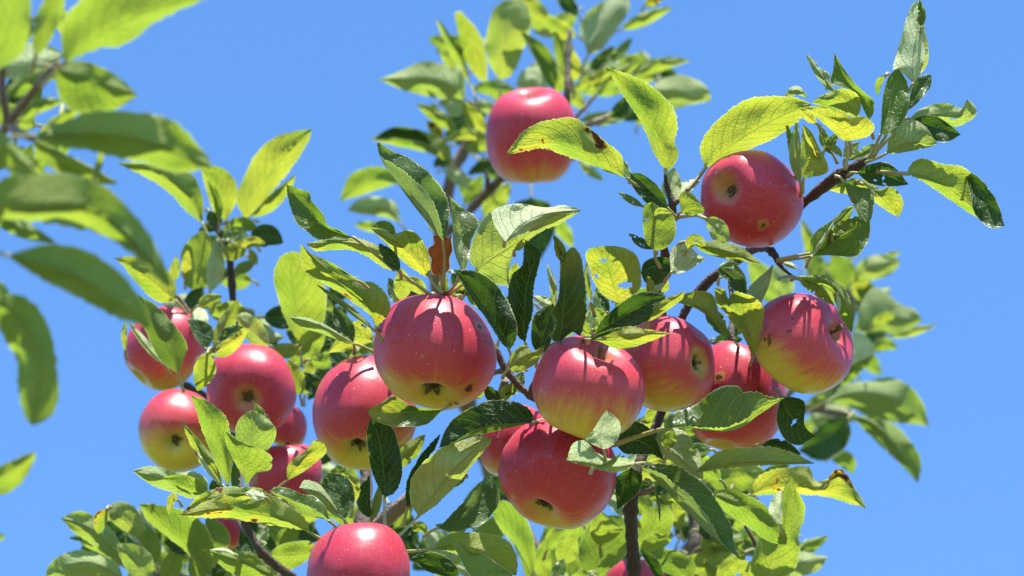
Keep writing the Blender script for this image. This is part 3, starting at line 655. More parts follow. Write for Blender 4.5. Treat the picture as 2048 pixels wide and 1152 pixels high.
# ================================================================== leaves, in focus, around the large middle apple
leaves('''
1.735 t -.12; 887,483 854,444 822,404 791,360 763,319 754,285; R 891,472 899,438 897,407 888,382 866,354 841,330 810,312 785,302 763,287; L 883,454 876,429 866,404 854,385 832,363 810,344 785,326 760,312; P 889,520 887,579; pd=1.745 y=.05 p=.3
1.75 u .6; 880,550 880,515 876,470; L 866,549 861,534 863,520 856,505 857,496 868,488 866,474 871,470; R 890,549 900,535 899,518 905,500 903,478 906,468 896,476 890,466 884,472; P 884,570 886,586; b=1 y=1
1.735 u .85; 858,552 830,515 795,488 743,458; R 861,535 857,504 841,476 819,460 791,466 765,459; L 850,552 829,540 804,521 779,493 757,473; P 872,575 886,588; y=.85 pd=1.745
1.73 t -.3; 790,468 768,455 742,453; W 4 15; y=.4
1.735 u .95; 790,537 760,515 726,492 690,485 650,488 613,487; R 792,527 779,510 760,494 726,479 694,474 663,476 638,481; L 782,541 760,531 732,512 701,500 663,500 630,502; P 820,560 866,593; y=.8 pd=1.745
1.72 t -.14; 707,474 685,468 657,457 632,438 607,410 583,384 573,369; R 695,470 679,460 654,449 647,429 623,401 619,386 598,377; L 690,479 660,478 635,479 615,464 594,447 581,416 575,390; P 740,500 790,540; y=.1 b=.22
1.725 t -.12; 798,540 780,515 758,487; W 15 15; y=0
1.71 u .8; 752,655 740,612 695,575 645,535 601,487; R 779,625 774,590 748,566 716,560 685,547 654,527 622,507; L 738,628 701,602 663,576 630,556 609,540 600,514; P 765,680 790,700; y=.35 b=.22 pd=1.8
1.71 u -.1; 745,658 690,614 633,569; W 4 9; y=.4
1.685 t -.9; 716,562 690,549 654,527 622,508; W 2 7; y=.5
1.725 t -.55; 922,540 908,500 905,450 897,391; R 931,537 938,519 941,485 951,463 958,447 947,429 932,421 913,405; L 927,536 926,504 922,463 916,432 904,401; P 910,570 892,588; pd=1.75 y=.15 p=.5
1.735 u .62; 954,541 985,515 1022,492 1063,462 1105,432 1163,420; L 940,520 943,489 963,442 985,421 1010,411 1041,408 1091,417 1126,412; R 991,567 1019,569 1017,549 1029,505 1055,482 1085,462 1115,450 1144,434; P 930,565 895,590; pd=1.75 y=.35 p=.25
1.712 u -1.0; 1010,484 1050,447 1100,427 1163,420; L 988,448 985,422 1010,410 1041,407 1091,415 1126,410; R 1030,474 1060,460 1085,444 1110,430 1140,428; p=1 b=.16 y=.0 pl=.02
1.71 u .5; 1030,500 1040,488 1049,476; W 5 10; y=.5
1.69 t -.13; 1018,699 1000,675 975,638 945,590 907,539; L 1004,687 991,667 976,644 954,612 932,580; R 1026,692 1034,671 1033,646 1022,614 1004,583 982,558 951,542; P 1022,715 1014,738; pd=1.78 y=.0
1.72 t -.16; 1051,686 1049,655 1051,608 1055,567 1070,515 1047,477; L 1033,668 1020,635 1015,590 1024,550 1043,532 1047,505; R 1056,660 1066,622 1067,580 1078,530 1082,502 1062,487; P 1055,710 1062,730; y=.0
1.735 t -.15; 1076,708 1088,665 1107,607; L 1063,685 1064,642 1079,619; R 1097,697 1109,655 1111,630; y=0
1.695 t -.35; 1119,685 1124,639 1129,567 1125,520 1107,470; R 1150,660 1160,672 1174,624 1172,574 1166,530 1158,505 1146,494 1132,505 1124,520; L 1103,677 1114,645 1103,628 1116,599 1119,567 1120,527 1110,505; y=.05 t=.7 pd=1.76
1.70 t -.6; 1124,527 1122,500 1107,470; W 5 10; y=.5
1.735 u .85; 1238,607 1227,570 1216,532 1193,494; L 1206,590 1186,561 1180,539 1171,511 1178,498; R 1256,598 1279,579 1283,557 1279,523 1266,504 1238,493 1210,492; P 1250,640 1262,690; y=.75 b=.08 pd=1.8
1.76 u .5; 1182,605 1174,560 1173,520; W 6 7; y=.4
1.77 u .3; 1110,612 1106,570 1094,527; W 8 8; p=.4
1.78 u -.6; 1107,614 1090,605 1066,593; W 10 12; p=.6
1.78 t -.9; 1185,660 1184,630 1178,606; W 12 10; p=.5
1.78 t -.5; 1215,625 1206,600 1194,585; W 8 10; y=.0
1.69 u -.08; 1018,738 1045,715 1065,705 1090,690; L 1022,712 1040,692 1055,692 1066,704; R 1035,745 1060,735 1080,718; y=.4
1.70 t -.25; 887,819 840,822 777,826 734,822; R 861,818 829,813 807,803 787,791 765,804 745,815; L 863,842 842,852 800,853 777,851 748,840; P 905,808 930,800; y=.1 t=.9 pd=1.8
1.715 t -.12; 769,995 769,974 765,919 755,867 741,836; L 761,983 745,948 737,909 733,865; R 790,985 802,961 805,932 797,887 783,854; P 769,1015 770,1054; y=.0 pd=1.86
1.79 u .05; 788,935 820,903 850,869; W 16 16; y=.3
1.80 t -.25; 742,1035 735,1000 739,951; W 20 5; y=0
1.795 u -.1; 742,1042 750,1005 761,964; W 5 12; y=.4
1.705 u .62; 837,1033 868,990 900,950 940,908 981,874; L 821,1003 822,961 839,932 868,906 894,891 926,881 958,873; R 868,1014 910,973 932,947 958,914 980,888; P 815,1055 794,1075; y=.35 p=.3 b=.1 pd=1.85
1.735 t -.12; 815,1014 832,950 881,868; W 14 12; y=0
1.70 t -.14; 1066,845 1020,855 985,864 945,873 910,886 878,896; R 1062,822 1040,806 1023,802 984,800 942,815 910,835 890,861; L 1030,847 990,849 958,857 930,870 905,885; P 1090,838 1120,840; y=.0 pd=1.82
1.72 u .3; 930,952 915,965 905,975; W 8 14
1.76 t -.28; 878,1056 925,1036 955,1003 974,945; L 905,1026 932,1000 958,973; R 910,1064 939,1056 968,1046 994,1014 999,987 988,962; y=.0 p=.5
1.80 u .7; 935,1055 915,1060 870,1050; W 8 10; y=.3
1.80 u .05; 866,1098 910,1092 965,1105 1033,1150; L 881,1077 910,1064 958,1066 997,1071 1023,1090 1035,1122; R 900,1104 935,1118 974,1137 1005,1150; P 840,1101 815,1103; y=.35
1.82 t -.13; 905,1156 870,1135 821,1119; R 919,1145 900,1119 868,1104 842,1107 830,1112; L 880,1152 850,1140; y=0
1.705 t -.7; 1000,1178 960,1130 932,1105 920,1083; L 950,1160 926,1129 910,1093; R 1026,1151 997,1129 968,1109 940,1103; y=.35 p=.4
1.84 t -.13; 824,1054 800,1056 775,1062; W 18 4; y=0
1.84 u .1; 822,1060 840,1058 855,1069; W 14 5; y=.4
1.97 u .8; 1064,1152 1040,1090 1005,1045 980,1020; R 1069,1129 1070,1093 1058,1048 1039,1019 1005,1000; L 1056,1137 1043,1116 1024,1087 998,1054; y=.15
1.99 u .85; 1060,1170 1045,1120 1030,1080; W 4 16; y=.1
1.80 u .7; 940,770 960,785 975,760; W 10 12; y=.4
1.80 t -.2; 1000,800 985,785 970,770; W 16 8; y=0
1.82 u .6; 890,800 920,775 950,760; W 14 10; y=.4
1.80 u .6; 1030,770 1010,790 990,800; W 10 14; y=.3
1.80 t -.4; 1045,745 1030,775 1010,790; W 12 12; y=.1
1.80 u .8; 800,600 805,570 800,535; W 16 16; y=.4
1.79 u .7; 850,590 830,570 790,560; W 12 14; y=.4
1.82 t -.5; 800,610 785,580 778,555; W 10 14; y=0 p=.4
1.83 u .8; 905,600 930,575 960,565; W 14 12; y=.5
1.80 t -.15; 930,590 945,575 970,580; W 10 12; y=0
1.81 u .85; 1030,590 1028,560 1032,525; W 14 16; y=.3
1.82 u .6; 1085,690 1080,650 1075,625; W 14 14; y=.2
1.84 t -.2; 1160,640 1185,650 1200,660; W 12 14; y=.1
1.84 u .8; 1200,690 1180,665 1165,640; W 14 18; y=.3
1.83 u .6; 1215,660 1205,640 1190,615; W 12 14; y=.2
''')
# around the apples at the right of the middle
leaves('''
1.675 t -.14; 1190,668 1235,640 1280,614 1332,592; L 1201,644 1222,622 1254,597 1282,585 1310,585; R 1230,663 1265,655 1297,640 1309,616 1325,601; P 1175,680 1150,690; y=.0 pd=1.79
1.67 u .8; 1296,643 1320,618 1370,582; L 1304,616 1320,603 1345,591; R 1315,635 1337,619 1363,599; y=.5 pl=.05
1.655 u .95; 1179,679 1230,680 1285,672 1339,666; L 1204,664 1238,655 1260,652 1291,658 1316,662; R 1201,684 1232,698 1254,697 1285,688 1316,677; y=.7 pd=1.74
1.65 t -.3; 1179,680 1205,667 1245,656; W 4 6; y=.0 pl=.02
1.70 u .9; 1507,713 1500,680 1488,648 1462,612 1429,576; R 1516,690 1526,640 1528,616 1513,597 1491,588 1469,583 1458,598 1448,578; L 1500,701 1485,670 1469,651 1447,622 1432,604; y=.95 b=.1; P 1500,730 1495,745; pd=1.78
1.72 u .4; 1470,682 1448,655 1415,622 1351,604; R 1445,640 1437,622 1426,591 1404,582 1372,587; L 1466,676 1445,668 1429,646 1404,624 1379,612; y=.45; P 1475,690 1478,700; pd=1.78
1.81 u .5; 1500,712 1470,697 1420,686; W 6 12; y=.2
1.675 t -.4; 1326,857 1363,856 1426,863 1457,862 1490,851 1514,832 1572,795; L 1330,841 1347,826 1379,815 1397,804 1429,779 1457,771 1479,774 1487,784 1513,783 1538,793; R 1379,853 1426,856 1457,853 1491,838 1507,822 1525,806; P 1290,868 1229,889; y=.22 b=.1 pd=1.70 pr=.0012
1.622 u -.75; 1207,899 1199,876 1205,850 1212,820; L 1180,886 1169,881 1185,862 1200,838; R 1226,890 1238,872 1241,852 1233,835; y=.3 p=.4
1.63 u -.75; 1272,928 1235,934 1190,931 1133,921; R 1250,914 1225,918 1195,906 1180,890 1165,880 1145,888; L 1250,940 1225,945 1195,938 1160,929; y=.3 p=.4
1.622 t -.9; 1190,936 1215,928 1243,906; W 4 9; y=.3 p=.5
1.68 t -.32; 1273,931 1302,953 1331,981 1359,1010 1388,1039 1417,1068 1446,1091 1486,1122; L 1296,930 1322,928 1354,931 1380,947 1411,970 1431,996 1449,1027 1466,1059 1467,1078 1472,1103; R 1296,938 1331,952 1354,972 1382,992 1403,1018 1426,1050 1440,1078 1460,1101; y=.06 p=.25; P 1260,925 1245,915; pd=1.7
1.745 t -.14; 1262,935 1250,960 1246,980 1235,1019; L 1284,950 1279,982 1258,1003 1245,1012; R 1232,955 1231,985 1233,1005; y=0
1.73 t -.13; 1232,890 1265,880 1295,890 1328,921; L 1245,850 1273,843 1299,857 1316,886; R 1250,907 1280,909 1305,909; y=0
1.72 u .03; 1388,947 1430,934 1490,926 1560,925 1630,927; L 1420,915 1450,898 1496,895 1542,893 1572,901 1603,913; R 1430,940 1490,933 1560,930; y=.5 b=.12; P 1370,955 1340,965; pd=1.78
1.735 t -.12; 1525,890 1560,893 1602,910; W 16 10; y=0
1.80 u -.5; 1300,862 1345,905 1405,958; W 42 14; p=.6 y=.1
1.785 u .05; 1337,898 1336,880 1345,860; W 12 16; y=.2; P 1332,910 1328,925
1.84 u .9; 1285,960 1310,935 1345,925; W 16 22; y=.6
1.84 u .7; 1440,960 1400,930 1370,900; W 20 22; y=.2
1.82 t -.6; 1420,900 1390,905 1365,925; W 14 16; p=.4
1.82 u .8; 1290,840 1310,826 1345,815; W 14 16; y=.4
1.86 u .6; 1350,840 1390,845 1420,870; W 12 16; y=.5
1.87 u .4; 1395,965 1370,985 1330,1000; W 12 16; y=.3
1.735 u -.3; 1303,968 1318,1000 1320,1044; W 2 5; y=.2
1.74 t -.12; 1562,792 1580,830 1630,873; L 1600,797 1611,812 1609,850; R 1553,840 1570,880 1598,891 1615,882; y=.0
1.70 t -.2; 1490,590 1470,560 1438,535; W 16 17; y=.0 p=.2
1.73 u .15; 1490,585 1482,555 1468,525; W 9 9; y=.3
1.715 u -.22; 1520,612 1522,570 1547,529; L 1500,595 1496,580 1507,565; R 1530,590 1540,565; p=.5
1.80 t -.2; 1500,620 1485,600 1470,590; W 12 14; y=0
1.80 t -.6; 1440,555 1455,535 1478,528; W 12 12; p=.5
''')
# the twig with the tall leaf
leaves('''
1.745 u .8; 1331,340 1324,315 1309,270 1275,215 1240,165 1212,135; L 1319,325 1304,300 1294,270 1269,225 1239,180; R 1342,337 1355,320 1357,302 1349,285 1355,255 1349,220 1329,195 1294,165 1249,145; P 1338,370 1343,408; y=.4 b=.05 pr=.0013
1.70 u .85; 1255,357 1214,335 1165,305 1110,285 1050,290 1014,308; R 1247,325 1239,305 1214,285 1179,255 1149,235 1114,237 1074,247 1039,270; L 1214,343 1174,327 1124,309 1084,296 1054,302; y=.6 b=.3; P 1300,390 1338,415; pd=1.745
1.69 t -.9; 1258,358 1252,345 1247,320; W 3 10; p=.8 pl=.02
1.72 t -.13; 1336,417 1310,390 1285,365 1256,346; R 1331,395 1314,370 1284,348; L 1304,416 1284,397 1264,372; y=.0
1.70 u .12; 1309,502 1305,460 1303,430 1304,404; L 1291,482 1286,450 1288,412; R 1331,496 1349,475 1351,447 1344,428 1325,418; P 1312,520 1320,535; y=.25
1.695 u .9; 1310,432 1320,425 1344,427; W 10 2; y=.5 pl=.02
1.735 t -.6; 1284,412 1262,400 1237,385; W 8 8; p=.3 b=.2
1.76 u -.6; 1342,402 1345,370 1348,336; W 22 20; p=.5
1.765 u -1.0; 1345,402 1370,378 1401,360; W 16 12; p=1 y=0
1.735 u .8; 1411,335 1450,300 1500,265 1560,232 1622,208; L 1400,300 1410,270 1440,235 1490,200 1536,192 1590,195; R 1425,332 1460,314 1500,298 1540,281 1580,256 1610,228; P 1385,370 1346,410; y=.5 pd=1.745 pr=.0012
1.72 u .3; 1362,424 1385,412 1410,420; L 1360,388 1382,385 1400,405; R 1375,430 1400,430; y=.3
1.70 u .1; 1411,437 1430,455 1457,485; L 1430,434 1452,447 1459,470; R 1416,460 1430,483; P 1390,430 1348,435; p=.2 y=.2 pd=1.75 pr=.0011
1.69 u .05; 1385,487 1430,497 1475,510 1524,529; L 1420,482 1449,484 1480,492 1505,511; R 1405,503 1440,515 1490,523; y=.5 b=.08
1.69 u .6; 1376,498 1390,485 1412,498; W 18 6; y=.5
1.71 u -.6; 1342,545 1365,520 1412,518; L 1340,510 1350,490 1375,487 1392,505; R 1350,548 1375,542 1398,527; p=.7 t=.0 b=.30 y=.6
1.73 t -.14; 1347,527 1315,530 1282,545; R 1335,516 1310,514 1288,525; L 1340,555 1310,572 1290,565; y=0
1.745 t -.5; 1306,497 1280,485 1257,467; W 9 11; y=0 p=.3
1.72 u .8; 1297,588 1298,570 1296,552; W 6 12; y=.4
1.74 u -.9; 1300,590 1315,575 1335,560; W 8 8; p=1
1.80 u .8; 1325,585 1328,570 1330,555; W 8 10; y=.5
''')
# the twig at the upper right
leaves('''
1.71 u -.45; 1826,167 1826,120 1835,60 1843,2; L 1800,140 1786,135 1801,80 1816,25 1828,5; R 1841,145 1856,95 1851,65 1848,40; p=.85 b=.28 y=.4; P 1800,220 1745,318
1.72 u .9; 1836,150 1848,120 1853,80; W 2 9; y=.9
1.705 t -.3; 1843,55 1846,30 1840,0; W 12 6; y=.1
1.70 t -.5; 1760,271 1775,225 1785,180 1795,134; L 1762,247 1766,191 1776,156; R 1790,264 1814,226 1819,191 1814,163 1804,146; P 1752,290 1738,318; y=.15
1.735 t -.5; 1812,225 1830,185 1863,150; L 1820,190 1833,158 1850,149; R 1835,206 1857,180 1863,166; y=.0 p=.3
1.73 u .8; 1772,150 1760,168 1756,192; W 4 10; y=.6
1.73 u .5; 1818,238 1865,230 1915,232 1934,198; L 1839,219 1870,208 1898,207 1922,216; R 1860,248 1905,254 1929,247 1951,232 1951,213; y=.3 p=.35; P 1780,275 1740,318
1.70 t -.4; 1825,240 1865,252 1922,269; L 1846,231 1873,233 1901,250; R 1845,268 1870,281 1894,284; y=.0
1.695 u .6; 1773,307 1800,292 1835,285 1876,288; L 1776,285 1787,264 1804,247 1828,240 1852,254 1866,274; R 1793,307 1828,301 1855,295; P 1755,316 1730,325; p=.35 y=.2
1.70 u .62; 1816,347 1852,355 1900,378 1945,412 1985,452; L 1818,333 1832,320 1852,318 1887,328 1922,332 1945,350 1958,382 1960,410; R 1852,367 1887,391 1922,415 1950,433; P 1770,345 1714,340; y=.35 pd=1.735 pr=.0012
1.69 t -.55; 1930,340 1965,390 2009,452; L 1957,354 1981,382 1998,413; R 1940,385 1950,428 1981,456; y=.0 pl=.02
1.685 u .85; 1692,283 1680,256 1650,231 1606,214; R 1735,273 1749,252 1728,232 1707,237 1686,222 1655,212; L 1678,275 1658,256 1634,236; P 1695,310 1690,340; y=.8
1.71 u .75; 1715,237 1690,205 1655,196 1622,206; R 1722,212 1712,186 1680,177 1645,190; L 1690,228 1650,214; y=.55 b=.12
1.72 t -.3; 1737,240 1725,195 1690,160 1668,104; R 1747,226 1747,201 1717,174 1689,139; L 1717,200 1696,178 1662,166 1667,135; y=.15
1.735 u .2; 1668,184 1640,148 1612,108; W 9 10; p=.3; P 1690,240 1705,320
1.74 t -.8; 1655,165 1650,150 1635,145; W 6 8; p=.3
1.70 u .8; 1632,246 1615,232 1597,215; W 10 12; y=.9
1.72 u .08; 1600,362 1592,310 1593,245; W 15 12; y=.5 p=.2
1.70 u .1; 1607,357 1612,300 1606,248; L 1602,340 1602,290; R 1650,348 1656,330 1640,298 1624,266; y=.5 b=.05
1.695 u .95; 1645,330 1625,290 1606,250; W 9 6; y=.9 pl=.02
1.735 t -.15; 1590,345 1578,290 1572,245; W 3 14; y=.2
1.72 t -.3; 1665,308 1650,280 1640,248; W 12 10; y=.3
1.715 t -.4; 1650,300 1668,275 1677,268; W 8 12; y=.3
1.71 u .1; 1657,295 1670,300 1684,314; W 10 6; y=.3
1.72 t -.12; 1714,346 1765,350 1817,369; L 1735,330 1770,324 1795,340; R 1740,367 1780,373; y=.0
1.75 u .9; 1765,385 1710,368 1655,380; R 1735,362 1690,356; L 1720,383 1690,388; y=.7
1.74 u .9; 1725,368 1765,395 1797,435; L 1755,378 1786,375 1806,400 1804,420; R 1738,393 1768,418; y=.75
1.70 t -.7; 1688,365 1715,400 1732,444; L 1720,374 1746,380 1748,410 1742,438; R 1694,385 1708,415 1722,440; P 1680,355 1670,352; p=.4 y=.1
1.72 u .5; 1622,507 1660,460 1708,413; L 1620,483 1635,460 1665,440 1692,415; R 1652,500 1672,472 1692,450; P 1590,512 1554,520; y=.2
1.73 t -.13; 1625,512 1680,475 1740,440; L 1665,455 1700,436 1728,432; R 1660,511 1710,513 1732,490 1740,465; P 1590,518 1554,522; y=.1
1.71 u -.6; 1623,514 1640,490 1670,440; W 5 4; p=.8
1.715 t -.5; 1668,470 1690,450 1700,438; W 14 12; y=.5 b=.2
1.705 u .5; 1591,554 1640,558 1675,583 1694,618 1704,664; L 1618,550 1650,550 1677,566 1698,593 1708,619 1707,645; R 1630,572 1659,578 1676,622 1690,650; y=.25 pd=1.75
1.70 u .08; 1600,560 1635,575 1668,610; W 8 16; y=.4 b=.2
1.69 u -.9; 1675,590 1678,610 1677,625; W 5 4; p=1
1.75 u -.5; 1565,525 1580,530 1596,538; W 6 6; p=.8
1.745 t -.5; 1700,318 1735,300 1765,285; W 10 12; p=.5 y=.1
1.75 t -.5; 1690,318 1700,300 1720,285; W 12 12; p=.4
1.745 u .5; 1590,245 1570,235 1560,245; W 8 10; p=.4
1.78 u .7; 1570,195 1592,180 1616,195; W 9 10; p=.5
''')
# soft leaves of the far boughs, top of the picture
leaves('''
2.40 u .8; 944,176 935,150 915,98 890,55 871,34; L 924,145 894,95 878,55; R 909,25 940,42 963,76 975,126 962,164; y=.5 b=.08
2.38 u .6; 997,160 1005,110 1012,60 1008,0; L 976,120 974,70 985,22; R 1024,150 1044,107 1062,53 1050,5; P 1000,180 1000,210; y=.4 p=.2
2.36 u .3; 930,197 880,165 820,160 755,158; R 927,150 890,130 850,122 815,135 785,148; L 900,200 850,192 800,178; y=.25 p=.3
2.44 u .6; 908,142 895,120 878,98; W 8 14
2.40 u .5; 912,262 880,235 833,207; W 14 12; y=.4
2.38 u -.4; 925,228 905,215 888,197; W 14 14; p=.6
2.37 u .5; 885,276 870,260 852,243; W 9 11; y=.9 b=.45
2.36 u .75; 905,328 860,298 800,285 742,279; R 897,292 860,266 810,254 770,262; L 860,308 800,294 770,287; y=.3
2.35 t -.13; 862,290 810,270 750,276; R 850,268 810,253 775,258; L 835,283 790,277; y=0
2.38 u .8; 972,264 945,235 925,203; W 15 16; y=.6
2.36 u .9; 978,276 930,270 880,284; W 9 12; y=.85
2.40 u .7; 985,298 960,290 930,300; W 12 14; y=.4
2.42 u .6; 795,368 745,360 678,402; R 787,342 745,333 700,350; L 760,378 720,392; y=.25
2.42 u .45; 802,448 765,415 694,421; R 792,408 755,393 715,400; L 770,435 725,428; p=.4
2.45 u .7; 770,458 740,455 708,449; W 8 12; y=.4
2.40 t -.13; 1002,348 970,340 935,350; W 5 18; y=0
2.39 u -.5; 888,342 910,350 938,378; W 12 12; p=.7
2.42 u .4; 930,408 950,380 965,350; W 16 14; y=.1
2.42 u .6; 875,470 865,445 850,430; W 10 12
2.42 t -.2; 905,330 880,325 868,335; W 10 12; y=0
2.44 u .4; 960,320 975,335 990,360; W 12 14; y=.1
2.40 u .7; 1102,55 1060,15 1018,-25; W 18 20; y=.6
2.37 u .8; 1152,72 1120,60 1090,32; W 15 17; y=.6
2.38 u .08; 1142,168 1125,110 1108,45; W 14 24; y=.4
2.37 u .85; 1146,165 1140,130 1128,90; W 4 20; y=.6
2.42 t -.13; 1155,30 1130,5 1108,-22; W 12 16; y=0
2.38 u -.35; 1175,112 1205,50 1252,-15; L 1164,65 1170,30 1200,5 1230,-8; R 1205,96 1236,55 1260,15; p=.7 y=.1
2.40 u .75; 1243,57 1290,35 1345,14; W 10 14; y=.3
2.38 u .3; 1290,12 1310,-2 1330,-10; W 10 12; b=.35 y=.5
2.41 t -.13; 1180,137 1205,120 1228,92; W 13 13; y=0
2.40 t -.8; 1208,130 1235,110 1264,76; W 11 11; p=.4
2.34 t -.2; 1108,178 1085,115 1043,64; W 14 18; y=.1
2.36 u -.4; 1092,182 1065,160 1032,172; W 14 24; p=.7
2.40 u .8; 1145,180 1190,160 1232,133; W 14 15; y=.5
2.42 u .3; 1193,190 1230,150 1285,118; W 8 16; y=.2
2.44 u .75; 1265,152 1310,132 1384,122; L 1290,126 1330,114 1360,115; R 1300,150 1340,136; y=.3
2.42 u .3; 1298,182 1350,185 1422,202; L 1320,160 1360,150 1395,160 1418,180; R 1340,217 1380,210; y=.3 p=.4
2.42 t -.13; 1220,236 1240,215 1258,188; W 10 18; y=0
2.40 u .5; 1160,241 1190,232 1228,224; W 6 9; y=.3
2.40 u .2; 1182,250 1215,243 1252,238; W 6 7; y=.3
2.38 u .3; 1158,322 1185,345 1208,362; W 9 9; p=.2
2.45 u .6; 1085,60 1060,40 1035,40; W 10 14; y=.4
2.42 u .6; 1110,190 1120,150 1128,120; W 10 14; y=.3
2.38 t -.13; 1062,396 1080,450 1072,532; L 1100,408 1112,450 1098,490; R 1028,410 1045,470; y=0; P 1062,380 1062,365
2.45 u .8; 1105,440 1125,465 1146,495; W 16 10; y=.3
2.45 u .7; 1010,210 1000,190 985,200; W 10 12; y=.3
2.44 u .6; 960,200 975,215 1000,225; W 12 12; p=.4
2.44 t -.2; 885,240 870,222 862,205; W 8 10; y=.1
''', T_FAR)
